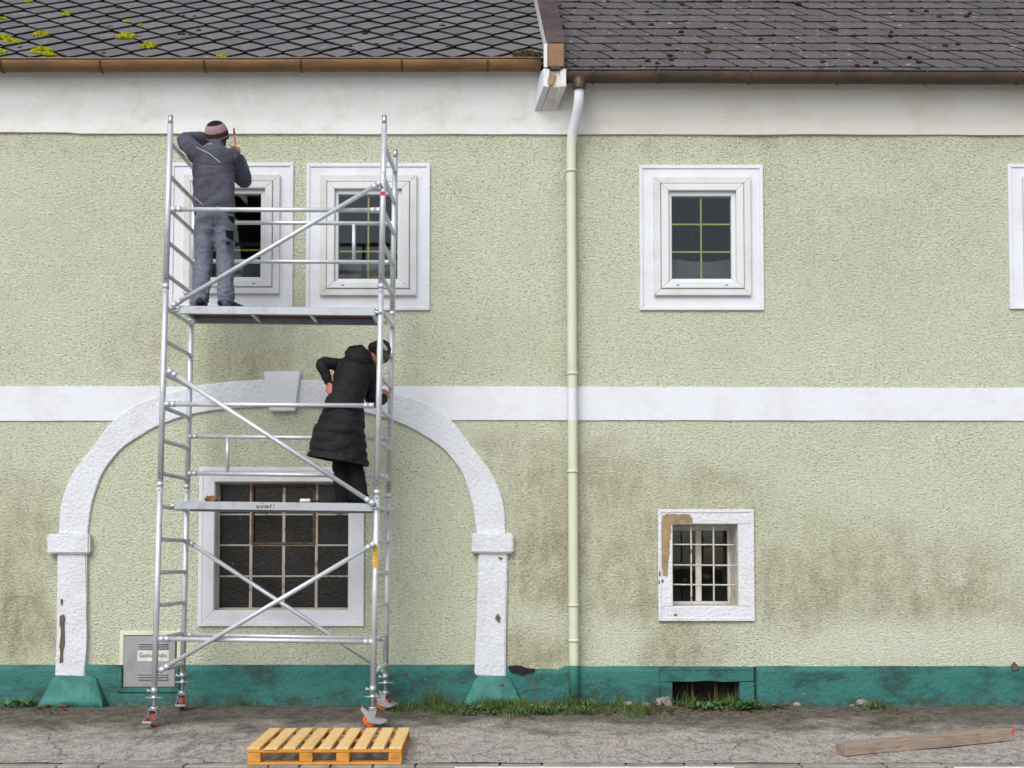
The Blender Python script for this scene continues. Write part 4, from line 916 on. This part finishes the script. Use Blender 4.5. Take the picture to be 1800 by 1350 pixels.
def person(J, scale, headrot, parent, hands):
    bm = B(); s = scale
    ell_tube(bm, [J['pelvis'] - Vector((0, 0, .04)), J['pelvis'].lerp(J['spine'], .5), J['spine'], J['chest'], J['neck'] - Vector((0, 0, .06))], [(.15 * s, .10 * s), (.145 * s, .10 * s), (.135 * s, .095 * s), (.15 * s, .105 * s), (.10 * s, .07 * s)])
    ell_tube(bm, [J['neck'] - Vector((0, 0, .06)), J['neck'], J['head']], [.056, .052, .05])
    H = J['head']; rot = headrot.to_matrix()
    ball(bm, H, (.074, .094, .112), rot); ball(bm, H + rot @ Vector((0, .035, -.06)), (.052, .055, .06), rot)
    ball(bm, H + rot @ Vector((0, .098, -.015)), (.013, .018, .022), rot); ball(bm, H + rot @ Vector((0, .088, -.062)), (.024, .010, .009), rot)
    for e in (-1, 1): ball(bm, H + rot @ Vector((e * .077, -.005, -.01)), (.008, .022, .032), rot); ball(bm, H + rot @ Vector((e * .03, .083, .022)), (.018, .012, .008), rot)
    for q_ in 'LR':
        sh, el, ha, hp, kn, an = (J[q_ + k] for k in ('sh', 'el', 'ha', 'hip', 'kn', 'an'))
        ell_tube(bm, [J['chest'].lerp(sh, .5), sh, sh.lerp(el, .5), el, el.lerp(ha, .5), ha], [.06 * s, .055 * s, .046 * s, .040 * s, .038 * s, .026])
        ell_tube(bm, [J['pelvis'].lerp(hp, .5), hp, hp.lerp(kn, .5), kn, kn.lerp(an, .45), an], [.085 * s, .082 * s, .072 * s, .055 * s, .052 * s, .036])
        ell_tube(bm, [an - Vector((0, 0, .03)), an + J[q_ + 'toe'] * .09 - Vector((0, 0, .045)), an + J[q_ + 'toe'] * .17 - Vector((0, 0, .055))], [(.034, .035), (.040, .03), (.036, .022)])
        hand(bm, ha, *hands[q_])
    b = fuse('body', bm, .0065, M['skin'], parent, smooth=1)
    for e in (-1, 1):
        eb = B(); ball(eb, H + rot @ Vector((e * .03, .084, .006)), (.011, .008, .008), rot); obj('eye', eb, M['hair_dark'], b, True)
    return b
V3 = Vector
def surf_line(target, px_pts, r, name, mat, parent, off=.002):
    bvh = BVHTree.FromPolygons([v.co for v in target.data.vertices], [p.vertices[:] for p in target.data.polygons]); out = []
    cp = V3((0, CAM_Y, CAM_Z))
    for (a, b), (c, d) in zip(px_pts, px_pts[1:]):
        for k in range(8):
            t = k / 8; h = bvh.ray_cast(cp, ray(a + (c - a) * t, b + (d - b) * t).normalized())
            if h[0] is not None: out.append(h[0] + h[1] * off)
    if len(out) > 2: return obj(name, path_tube(B(), out, r, 6), mat, parent)
def surf_patch(target, poly_px, name, mat, parent, off=.006):
    bvh = BVHTree.FromPolygons([v.co for v in target.data.vertices], [p.vertices[:] for p in target.data.polygons]); cp = V3((0, CAM_Y, CAM_Z)); a, b, c, d = poly_px; N = 6; g = []; bm = B()
    for i in range(N + 1):
        row = []
        for j in range(N + 1):
            u, v = i / N, j / N; x = (a[0] * (1 - u) + b[0] * u) * (1 - v) + (d[0] * (1 - u) + c[0] * u) * v; y = (a[1] * (1 - u) + b[1] * u) * (1 - v) + (d[1] * (1 - u) + c[1] * u) * v
            h = bvh.ray_cast(cp, ray(x, y).normalized()); row.append(bm.verts.new(h[0] + h[1] * off) if h[0] is not None else None)
        g.append(row)
    for i in range(N):
        for j in range(N):
            qd = (g[i][j], g[i + 1][j], g[i + 1][j + 1], g[i][j + 1])
            if all(qd): bm.faces.new(qd)
    bmesh.ops.solidify(bm, geom=bm.faces[:], thickness=.004); return obj(name, bm, mat, parent, True)

# man on the upper deck
zd = zdeck(A1, s1, at(375, 540, -.9).x)
def foot(px, Y, zd_): p = at(px, 540, Y); return V3((p.x, Y, zd_ + .075))
J = dict(pelvis=at(377, 386, -.93), spine=at(377, 345, -.90), chest=at(378, 297, -.86), neck=at(379, 257, -.80), head=at(381, 240, -.77),
         Lsh=at(350, 274, -.85), Lel=at(326, 247, -.62), Lha=at(362, 244, -.42), Rsh=at(406, 277, -.85), Rel=at(428, 317, -.66), Rha=at(419, 274, -.53),
         Lhip=at(361, 392, -.93), Rhip=at(393, 392, -.93), Lkn=at(358, 458, -.90), Rkn=at(396, 458, -.90), Lan=foot(352, -.95, zd), Ran=foot(397, -.95, zd), Ltoe=V3((-.2, 1, 0)).normalized(), Rtoe=V3((.75, .6, 0)).normalized())
man = empty('person', (J['pelvis'].x, -.93, zd), 'person in grey work clothes and striped beanie reaching up on the upper deck', 'person')
from mathutils import Euler
hr = Euler((R(36), R(-3), R(-14)))
person(J, 1.0, hr, man, {'L': (J['Lha'] - J['Lel'], V3((0, .4, -1)), 1.0, .95, -1), 'R': (V3((-.1, .35, 1)), V3((-1, .3, 0)), 1.7, .95, 1)})
def folds(p, amp=.008): return amp * (nz(V3((p.x * 7 + p.z * 5, p.y * 6, p.z * 13)), 1, 3)) + amp * .5 * nz(p * 24, 1, 2)
bm = B(); ch = J['chest']
ell_tube(bm, [at(377, 384, -.93), at(377, 352, -.92), at(376, 322, -.89), at(376, 297, -.865), at(378, 274, -.84), at(379, 261, -.82)], [(.168, .118), (.172, .122), (.172, .125), (.176, .13), (.150, .115), (.075, .075)], V3((1, 0, 0)), 22)
for q_ in 'LR':
    ell_tube(bm, [ch.lerp(J[q_ + 'sh'], .6), J[q_ + 'sh'], J[q_ + 'sh'].lerp(J[q_ + 'el'], .5), J[q_ + 'el'], J[q_ + 'el'].lerp(J[q_ + 'ha'], .5), J[q_ + 'el'].lerp(J[q_ + 'ha'], .92)], [.085, .080, .072, .066, .060, .048], V3((1, 0, 0)), 16)
ell_tube(bm, [at(379, 262, -.82), at(380, 252, -.79)], [.068, .062], V3((1, 0, 0)), 16)
def jfold(p):
    w = max(0, min(1, (J['chest'].z - .05 - p.z) / .2)); r1 = abs(nz(V3((p.x * 3 + p.z * 5, p.y * 3, p.z * 4.5 - p.x * 6)), 1, 1)); r2 = abs(nz(V3((p.x * 4 - p.z * 5, p.y * 3 + 7, p.z * 9)), 1, 1))
    return .009 - .026 * max(0, .30 - r1) * (.35 + w) - .016 * max(0, .25 - r2) + folds(p, .006)
jk = fuse('jacket', bm, .011, M['jacket'], man, jfold, 2, [(at(377, 377, -.93), V3((0, 0, 1)))])
surf_line(jk, [(345, 259), (368, 270), (391, 289)], .0028, 'piping', M['piping'], jk); surf_line(jk, [(341, 346), (360, 363)], .0025, 'piping', M['piping'], jk); surf_line(jk, [(344, 284), (378, 290), (411, 286)], .0022, 'seam', M['pocket'], jk, .0005); surf_line(jk, [(340, 368), (377, 370.5), (412, 368)], .0022, 'seam', M['pocket'], jk, .0005); surf_line(jk, [(409, 268), (411, 290), (412, 304)], .0022, 'seam', M['pocket'], jk, .0005)
surf_patch(jk, [(367, 252.5), (372, 252.5), (372, 254.5), (367, 254.5)], 'neck_label', M['piping'], jk, .003)
bm = B()
ell_tube(bm, [at(377, 366, -.925), at(377, 384, -.93), at(377, 396, -.93)], [(.158, .115), (.166, .128), (.150, .120)], V3((1, 0, 0)), 20)
for q_, dx in (('L', 0), ('R', 0)):
    hp, kn, an = J[q_ + 'hip'], J[q_ + 'kn'], J[q_ + 'an']; bot = an + V3((0, 0, -.015))
    ell_tube(bm, [hp + V3((0, 0, .05)), hp, hp.lerp(kn, .5), kn, kn.lerp(bot, .5), bot.lerp(kn, .12), bot], [(.085, .10), (.090, .105), (.084, .096), (.076, .084), (.070, .078), (.068, .078), (.064, .074)], V3((1, 0, 0)), 16)
def trf(p):
    low = max(0, min(1, (zd + .38 - p.z) / .3)); return folds(p, .005) - .022 * max(0, .28 - abs(nz(V3((p.x * 8 + p.z * 4, p.y * 5, p.z * 15)), 1, 2))) + .0045 * (0.15 + low) * math.sin(p.z * 130 + 14 * nz(p * 6))
tr = fuse('trousers', bm, .010, M['trousers'], man, trf, 2)
surf_patch(tr, [(396, 404), (410, 406), (410, 424), (397, 416)], 'pocket', M['pocket'], tr); surf_patch(tr, [(396, 425), (409, 426), (408, 443), (398, 440)], 'thigh_pocket', M['trousers'], tr, .010); surf_patch(tr, [(397, 424), (404, 424), (404, 430), (397, 430)], 'pocket_flap', M['pocket'], tr, .012)
surf_patch(tr, [(399, 379), (411, 381), (412, 392), (408, 392)], 'back_pocket', M['pocket'], tr, .004); surf_line(tr, [(374, 384), (374.5, 402)], .003, 'seam', M['pocket'], tr, .001)
def shoe(an, toe, parent, mat, sole, lace=None):
    bm = B(); z = an.z - .075
    ell_tube(bm, [V3((an.x, an.y, z + .075)) - toe * .05, V3((an.x, an.y, z + .06)), V3((an.x, an.y, z + .045)) + toe * .09, V3((an.x, an.y, z + .036)) + toe * .17], [(.036, .040), (.044, .050), (.046, .036), (.034, .026)], toe.cross(V3((0, 0, 1))))
    for v in bm.verts: v.co.z = max(v.co.z, z + .004)
    s = fuse('shoe', bm, .008, mat, parent, None, 1)
    bm = B(); ell_tube(bm, [V3((an.x, an.y, z + .011)) - toe * .06, V3((an.x, an.y, z + .011)) + toe * .05, V3((an.x, an.y, z + .011)) + toe * .19], [(.034, .010), (.042, .010), (.032, .010)], toe.cross(V3((0, 0, 1)))); obj('sole', bm, sole, s, True)
    if lace:
        bm = B()
        for k in range(3): c = V3((an.x, an.y, z + .088 - .014 * k)) + toe * (.05 + .035 * k); sd_ = toe.cross(V3((0, 0, 1))); path_tube(bm, [c - sd_ * .036 - V3((0, 0, .02)), c, c + sd_ * .036 - V3((0, 0, .02))], .0045, 6)
        obj('lace', bm, lace, s)
shoe(J['Lan'], J['Ltoe'], man, M['shoe'], M['shoe'], M['lime']); shoe(J['Ran'], J['Rtoe'], man, M['shoe'], M['shoe'], M['lime'])
# beanie and hair
bm = B(); prof = [(.096, -.045), (.099, -.03), (.100, -.015), (.099, .01), (.095, .035), (.086, .062), (.070, .086), (.046, .102), (.02, .110), (.0005, .112)]
rows = [[bm.verts.new((r * math.cos(t), r * 1.1 * math.sin(t), z)) for t in [2 * math.pi * k / 32 for k in range(32)]] for r, z in prof]
for A, C in zip(rows, rows[1:]):
    for i in range(32): bm.faces.new((A[i], A[(i + 1) % 32], C[(i + 1) % 32], C[i]))
hat = obj('beanie', bm, M['hat'], man, True, 'striped knitted beanie in brown and pink with a dark crown'); hat.matrix_basis = Matrix.Translation(J['head'] + V3((0, 0, .022))) @ hr.to_matrix().to_4x4() @ Matrix.Rotation(R(6), 4, 'Y')
bm = B(); ball(bm, J['head'] + hr.to_matrix() @ V3((0, -.018, -.028)), (.080, .085, .075), hr.to_matrix()); obj('hair', bm, M['hair_dark'], man, True)
def brush(name, a, b, r0, r1, label, tip_mat, hmat, tipf=.72):
    e = empty(name, a, label, 'brush'); a, b = V3(a), V3(b); m = a.lerp(b, tipf)
    obj('handle', path_tube(B(), spline([a, a.lerp(m, .3), a.lerp(m, .7), m], 3), [r0 * .8] + [r0] * 4 + [r0 * 1.2] * 3 + [r0] * 2, 8), hmat, e); obj('bristles', path_tube(B(), [m, m.lerp(b, .35), m.lerp(b, .8), b], [r1, r1 * 1.2, r1 * .9, r1 * .3], 8), tip_mat, e); return e
hp_ = J['Rha'] + V3((-.022, .04, .075)); brush('paint_brush', hp_ - V3((.004, .02, .06)), at(411, 224, -.40), .0075, .0075, 'thin red-brown paint brush held up in the beanie wearer\'s right hand', M['bristle'], M['brush_handle'])

# woman on the lower deck
zd = zdeck(A2, s2, at(610, 884, -.9).x)
def foot2(px, Y): p = at(px, 880, Y); return V3((p.x, Y, zd + .075))
J = dict(pelvis=at(606, 742, -.96), spine=at(612, 700, -.95), chest=at(624, 658, -.89), neck=at(646, 632, -.78), head=at(667, 622, -.70),
         Lsh=at(601, 641, -.90), Lel=at(565, 639, -1.0), Lha=at(579, 676, -1.0), Rsh=at(651, 652, -.86), Rel=at(655, 704, -.74), Rha=at(676, 700, -.58),
         Lhip=at(594, 750, -.96), Rhip=at(622, 750, -.96), Lkn=at(598, 818, -.92), Rkn=at(626, 818, -.93), Lan=foot2(604, -.95), Ran=foot2(633, -.97), Ltoe=V3((-.1, 1, 0)).normalized(), Rtoe=V3((.35, 1, 0)).normalized())
wom = empty('person', (J['pelvis'].x, -.95, zd), 'person in a long black hooded quilted coat bending on the lower deck', 'person')
hr = Euler((R(-28), R(24), R(-38)))
person(J, .88, hr, wom, {'L': (V3((.10, .02, -1)), V3((.6, .8, 0)), 1.6, .9, -1), 'R': (V3((.12, .5, .75)), V3((-.5, .9, -.2)), 1.1, .9, -1)})
bm = B(); cpts = [at(593, 828, -.97), at(596, 772, -.97), at(603, 733, -.97), at(608, 701, -.95), at(619, 662, -.91), at(628, 640, -.88), at(638, 626, -.84)]
ell_tube(bm, cpts, [(.268, .20), (.228, .178), (.184, .155), (.155, .130), (.152, .130), (.128, .115), (.085, .085)], V3((1, 0, 0)), 24)
for q_, r0 in (('L', .048), ('R', .062)):
    ell_tube(bm, [J['chest'].lerp(J[q_ + 'sh'], .6), J[q_ + 'sh'], J[q_ + 'sh'].lerp(J[q_ + 'el'], .5), J[q_ + 'el'], J[q_ + 'el'].lerp(J[q_ + 'ha'], .5), J[q_ + 'el'].lerp(J[q_ + 'ha'], .93)], [.080, r0 + .012, r0 + .004, r0, r0 - .006, r0 - .016], V3((1, 0, 0)), 16)
def quilt(p):
    t = (p.z - zd) / .082 + (p.x - J['pelvis'].x) * 1.6; f = abs(t - round(t)) * 2; low = 1.0 if p.z < J['spine'].z - .12 else .55
    arm = 1.0 if (p.x > J['pelvis'].x - .22 or p.z < J['spine'].z) else .5
    return low * arm * (.0065 * min(1, f * 2.6) - .003 + .012 * nz(V3((p.x * 9, p.y * 9, p.z * 16)), 1, 2)) + folds(p, .005)
coat = fuse('coat', bm, .011, M['coat'], wom, quilt, 2, [(at(594, 811, -.97), V3((.17, 0, 1)).normalized())])
bm = B(); ball(bm, at(628, 628, -.95), (.115, .075, .080), Euler((R(20), R(14), 0)).to_matrix()); ell_tube(bm, [at(611, 640, -.93), at(622, 622, -.93), at(636, 622, -.92), at(650, 640, -.87)], [.05, .062, .062, .048], V3((0, 1, 0)))
fuse('hood', bm, .011, M['coat'], wom, lambda p: folds(p, .014), 3)
bm = B()
for q_ in 'LR':
    hp, kn, an = J[q_ + 'hip'], J[q_ + 'kn'], J[q_ + 'an']; bot = an - V3((0, 0, .045))
    ell_tube(bm, [hp, hp.lerp(kn, .6), kn, kn.lerp(bot, .5), bot], [(.08, .09), (.070, .08), (.066, .074), (.068, .078), (.082 if q_ == 'R' else .070, .095)], V3((1, 0, 0)), 16)
fuse('trousers', bm, .010, M['black_cloth'], wom, lambda p: folds(p, .010), 2)
shoe(J['Lan'], J['Ltoe'], wom, M['shoe_tan'], M['shoe_tan']); shoe(J['Ran'], J['Rtoe'], wom, M['shoe'], M['shoe'])
rm3 = hr.to_matrix(); H = J['head']
bm = B(); ball(bm, H + rm3 @ V3((0, -.018, .022)), (.086, .098, .104), rm3); ball(bm, at(656, 609, -.80), (.042, .042, .040)); fuse('hair', bm, .008, M['hair_red'], wom, lambda p: .006 * nz(p * 40), 1)
bm = B(); rows = []
for z, r in ((-.005, .092), (-.004, .095), (.03, .098), (.055, .094), (.056, .090)): rows.append([bm.verts.new(H + rm3 @ V3((r * .98 * math.cos(t), r * 1.13 * math.sin(t) - .010, z - .02))) for t in [2 * math.pi * k / 28 for k in range(28)]])
for A, C in zip(rows, rows[1:]):
    for i in range(28): bm.faces.new((A[i], A[(i + 1) % 28], C[(i + 1) % 28], C[i]))
obj('headband', bm, M['headband'], wom, True)
brush('paint_brush', J['Lha'] + V3((.025, -.01, .085)), J['Lha'] + V3((.03, .03, -.16)), .009, .012, 'wooden-handled brush held at the hip by the black-coated person', M['bristle'], M['wood_handle'], .7)
# things lying on the lower deck
def blobby(name, c, r, mat, label, cat, amp=.02):
    bm = B(); bmesh.ops.create_icosphere(bm, subdivisions=3, radius=1, matrix=Matrix.Translation(c) @ Matrix.Diagonal((*r, 1)))
    for v in bm.verts: v.co += V3((nz(v.co * 22), nz(v.co * 22 + V3((4, 0, 0))), nz(v.co * 22 + V3((0, 4, 0))))) * amp
    z0 = c[2] - r[2]
    for v in bm.verts: v.co.z = max(v.co.z, z0 + .001)
    return tag(rebase(obj(name, bm, mat, None, True)), label, cat)
p = at(372, 880, -.95); z_ = zdeck(A2, s2, p.x)
blobby('work_glove', V3((p.x, -.95, z_ + .030)), (.062, .045, .030), M['glove'], 'crumpled brown glove at the left end of the lower deck', 'glove', .018)
p, r_ = at(527, 882, -1.05), at(604, 884, -1.05); z_ = zdeck(A2, s2, p.x)
e = empty('paint_roller', (p.x, -1.05, z_), 'pale paint roller with a thin rod lying on the lower deck', 'roller')
bm = B(); path_tube(bm, [(p.x + .09 * k / 8, -1.05, z_ + .020) for k in range(9)], [.010, .019, .017, .020, .016, .019, .017, .019, .010], 12); obj('sleeve', bm, M['sign'], e); obj('rod', tube(B(), (p.x + .08, -1.05, z_ + .02), (r_.x, -1.05, z_ + .012), .008, 8), M['ink'], e)

# ------------------------------------------------------------------ pallet and timber
fl_, fr_ = G(433, 1347), G(706, 1345.5); PW = fr_.x - fl_.x; y0 = (fl_.y + fr_.y) / 2; z0 = gz(y0) + .004
bk = at(716, 1281, y0 + .9); PD = .90
pal = empty('pallet', ((fl_.x + fr_.x) / 2, y0 + PD / 2, z0), 'yellow wooden pallet lying on the pavement before the scaffold', 'pallet')
slope = (gz(y0 + PD) - gz(y0)) / PD; PH = .125
def pbox(name, x0, x1, ya, yb, za, zb, mat, skew=.0, bev=.004):
    c = V3(((x0 + x1) / 2, (ya + yb) / 2, (za + zb) / 2)); bm = box(B(), V3((x0, ya, za)) - c, V3((x1, yb, zb)) - c, bev); o = obj(name, bm, mat, pal)
    rot = Matrix.Translation((fl_.x, y0, z0)) @ Matrix.Rotation(math.atan(slope) * .35, 4, 'X') @ Matrix.Rotation(R(0.9), 4, 'Z') @ Matrix.Translation(c); o.matrix_basis = rot; return o
bw_ = PW * .083; gap = (PW - 9 * bw_) / 8
for k in range(9):
    x = k * (bw_ + gap); j = rnd.uniform(-.006, .006); pbox('top_board', x, x + bw_, j, PD + j, PH - .019, PH + rnd.uniform(-.001, .001), M['pallet'])
for ya, yb in ((0.004, .095), (PD / 2 - .05, PD / 2 + .05), (PD - .095, PD - .004)):
    pbox('stringer_board', .002, PW - .002, ya, yb, PH - .0385, PH - .0195, M['pallet_side']); pbox('bottom_board', 0, PW, ya, yb, 0.0, .018, M['pallet_side'])
    for bx in (0, .335, .573, .912):
        pbox('block', bx * PW + .003, bx * PW + .088 * PW, ya + .003, yb - .003, .0185, PH - .039, M['pallet_side'])
for t, dz in (('YCD', .068), ('PRE1', .045)):
    o = lettering(t, (0, 0, 0), .016, .052 if t == 'YCD' else .060, M['pallet_ink'], pal, name='stamp'); o.matrix_basis = Matrix.Translation((fl_.x, y0, z0)) @ Matrix.Rotation(R(0.9), 4, 'Z') @ Matrix.Translation((PW * .957, .0055, dz))
a, b = G(1487, 1331), G(1784, 1303); d = b - a; L = d.length; rot = Matrix.Translation(a) @ d.to_track_quat('X', 'Z').to_matrix().to_4x4()
sec = .088
bm = box(B(), (0, 0, .004), (L, .125, .004 + sec), .005); bmesh.ops.subdivide_edges(bm, edges=[e for e in bm.edges if e.calc_length() > .5], cuts=14, use_grid_fill=True)
for v in bm.verts: v.co += V3((0, nz(v.co * 3) * .004, nz(v.co * 3 + V3((0, 5, 0))) * .004))
tim = empty('timber_beam', a, 'weathered square timber beam lying on the pavement at the right', 'beam')
o = obj('beam', bm, M['timber'], tim); o.matrix_basis = rot
bm = B(); prism(bm, [(L - .035, .075), (L - .012, .040), (L - .006, .045), (L - .006, .10), (L - .012, .104)], -.0025, .004); o = obj('paint_mark', bm, M['red_paint'], tim); o.matrix_basis = rot

# ------------------------------------------------------------------ weeds, litter, stones
def on_ground(px, Y): p = at(px, 1240, Y); return V3((p.x, Y, gz(Y)))
def blade(bm, p, h, w, lean, az):
    d = V3((math.cos(az), math.sin(az), 0)); s = V3((-d.y, d.x, 0)) * w; pr = None
    for k in range(4):
        t = k / 3; c = p + V3((0, 0, h * t * (1 - .25 * lean * t))) + d * lean * h * t * t; ww = s * (1 - t) if k < 3 else s * 0.02
        cur = (bm.verts.new(c - ww), bm.verts.new(c + ww))
        if pr: bm.faces.new((pr[0], pr[1], cur[1], cur[0]))
        pr = cur
bm = B()
def tuft(px, Y, n, h, spread):
    c = on_ground(px, Y); k_ = nz((px * .021, Y * 2.2, 4.0)); n = int(n * max(0.12, min(1.5, .9 + 2.2 * k_))); h *= max(.6, min(1.25, 1 + k_))
    for _ in range(n):
        p = c + V3((rnd.gauss(0, spread), rnd.gauss(0, spread * .6), 0)); p.y = min(p.y, -.045); p.z = gz(p.y) - .004; blade(bm, p, h * rnd.uniform(.45, 1.15), rnd.uniform(.002, .0042), rnd.uniform(.1, .9), rnd.uniform(0, 6.28))
for _ in range(620): tuft(rnd.triangular(690, 1180, 860), -rnd.triangular(.06, .74, .3), rnd.randint(4, 12), rnd.uniform(.035, .12), .03)
for px, Y, n, h in ((765, -.12, 60, .20), (740, -.2, 40, .10), (975, -.12, 120, .22), (950, -.22, 60, .14), (1000, -.15, 70, .17), (900, -.28, 50, .12), (880, -.45, 40, .09), (1060, -.2, 40, .13), (1090, -.15, 30, .14), (690, -.2, 40, .08), (720, -.35, 40, .07)): tuft(px, Y, n, h, .05)
for _ in range(26): tuft(rnd.gauss(1245, 38), -rnd.uniform(.05, .25), rnd.randint(8, 18), rnd.uniform(.09, .2), .03)
for _ in range(50): tuft(rnd.uniform(1185, 1360), -rnd.uniform(.06, .34), rnd.randint(3, 8), rnd.uniform(.04, .09), .03)
for px, Y, n, h in ((15, -.12, 50, .13), (35, -.2, 40, .10), (52, -.12, 30, .14), (4, -.25, 30, .10), (425, -.1, 14, .12), (405, -.1, 16, .07), (450, -.1, 14, .07), (1535, -.2, 50, .09), (1555, -.24, 30, .08), (1570, -.22, 20, .06), (1525, -.28, 25, .05), (80, -.27, 12, .05)): tuft(px, Y, n, h, .035)
tag(obj('grass', bm, M['grass'], None, True), 'green and yellowed grass tufts growing along the foot of the wall', 'grass', kind='stuff')
WEEDS = B()
def plant(px, Y, n, L, w, label, rise=.5):
    c = on_ground(px, Y); e = WEEDS
    for k in range(n):
        az = 6.283 * k / n + rnd.uniform(-.4, .4); d = V3((math.cos(az), math.sin(az) * .8, 0)); s = V3((-d.y, d.x, 0)); pr = None; l = L * rnd.uniform(.6, 1.15); up = rise * rnd.uniform(.5, 1.3)
        for i in range(6):
            t = i / 5; ww = w * (math.sin(math.pi * min(.97, t * .85 + .12)) * (1 + .35 * (i % 2)) ) * (0.05 if i == 5 else 1); q0 = c + d * l * t * (1 - .2 * t) + V3((0, 0, .006 + l * up * math.sin(t * 2.2)))
            q0.y = min(q0.y, -.05); cur = (e.verts.new(q0 - s * ww), e.verts.new(q0 + V3((0, 0, -.15 * ww))), e.verts.new(q0 + s * ww))
            if pr: e.faces.new((pr[0], pr[1], cur[1], cur[0])); e.faces.new((pr[1], pr[2], cur[2], cur[1]))
            pr = cur
LW = 'low broad-leaved weed among the grass between scaffold and downpipe'
for _ in range(60): plant(rnd.triangular(695, 1150, 880), -rnd.uniform(.10, .66), rnd.randint(4, 9), rnd.uniform(.04, .13), rnd.uniform(.006, .015), LW)
for _ in range(40): plant(rnd.triangular(1185, 1365, 1260), -rnd.uniform(.10, .42), rnd.randint(5, 10), rnd.uniform(.05, .14), rnd.uniform(.012, .018), 'leafy green weed in front of the cellar opening')
for px in (12, 30, 46): plant(px, -.18, 9, .12, .014, 'small weed by the left edge beside the teal base block')
plant(1540, -.3, 8, .08, .01, 'small weed at the plinth above the timber beam')
tag(obj('weeds', WEEDS, M['weed'], None, True), 'broad-leaved green weeds along the foot of the wall', 'weeds', kind='stuff')
# dry stalks
for px, h, lx in ((945, .42, -.10), (955, .30, -.16), (737, .30, -.12), (883, .20, .0), (992, .3, .04), (425, .22, -.03)):
    c = on_ground(px, -.16); bm = B(); path_tube(bm, [c + V3((lx * (k / 5) ** 1.5, -.01 * k, h * k / 5)) for k in range(6)], [.003, .0028, .0025, .002, .0018, .0012], 5)
    if px in (883, 737): ball(bm, c + V3((lx, -.05, h)), (.018, .014, .014))
    tag(rebase(obj('dry_stalk', bm, M['leaf_dry'])), {945: 'tallest dry stalk leaning left beside the right base block', 955: 'dry stalk leaning far left between base block and downpipe', 737: 'seed-headed dry stalk by the plinth right of the scaffold', 883: 'short seed-headed dry stalk in front of the right base block', 992: 'dry stalk just left of the downpipe foot', 425: 'dry stalk by the plinth seen between the scaffold legs'}[px], 'stalk', 'dry stalks along the wall')
bm = B()
for _ in range(900):
    r0 = rnd.random(); px = rnd.triangular(690, 1190, 980) if r0 < .62 else (rnd.uniform(1130, 1380) if r0 < .85 else (rnd.uniform(60, 130) if r0 < .92 else rnd.uniform(1480, 1580))); Y = -rnd.triangular(.06, .68, .4); p = on_ground(px, Y) + V3((0, 0, rnd.uniform(.003, .02))); s = rnd.uniform(.008, .024); a = rnd.uniform(0, 6.28); tl = rnd.uniform(-.8, .8)
    u = V3((math.cos(a), math.sin(a), tl * .5)) * s; w = V3((-math.sin(a), math.cos(a), tl)) * s * .6; vs = [bm.verts.new(p + q_) for q_ in (-u, w * .9, u, -w)]; bm.faces.new(vs)
tag(obj('leaf_litter', bm, M['leaf_dry']), 'brown dead leaves scattered in the grass by the wall', 'leaf litter', kind='stuff')
bm = B(); ys = fr(-.05, -.62, 8); rows = []
for i in range(61):
    px = 690 + (1385 - 690) * i / 60; ed = .38 + .28 * nz((px * .013, 1, 2)) - (.10 if px > 1180 else 0); rows.append([bm.verts.new(on_ground(px, -.04 - t * ed) + V3((0, 0, .004 + .022 * math.sin(math.pi * min(1, t * .8 + .2)) * (.7 + nz((px * .05, t * 3, 0)))  * (1 - t)))) for t in [k / 8 for k in range(9)]])
for A, C in zip(rows, rows[1:]):
    for j in range(8): bm.faces.new((A[j], C[j], C[j + 1], A[j + 1]))
tag(obj('soil', bm, M['earth'], None, True), 'thin strip of dark soil the grass grows in', 'soil', kind='stuff')
for px, Y, r, lab in ((1167, -.12, .068, 'grey rock leaning at the left side of the cellar opening'), (1138, -.14, .03, 'small pale stone left of the cellar opening rock'), (1104, -.10, .035, 'flat stone at the plinth right of the downpipe'), (1517, -.10, .050, 'brown lump of rubble against the plinth above the timber beam'), (1497, -.12, .02, 'pebble left of the rubble lump at the plinth'), (1402, -.08, .03, 'small brown rubble piece at the plinth right of the cellar opening'), (112, -.24, .04, 'dark clod of earth before the left base block'), (84, -.26, .03, 'small earth clod before the left base block'), (1278, -.40, .012, 'tiny white pebble before the cellar weeds')):
    blobby('stone', on_ground(px, Y) + V3((0, 0, r * .45)), (r * 1.1, r * .8, r * .75), M['stone'] if 'clod' not in lab else M['earth'], lab, 'stone', r * .5)
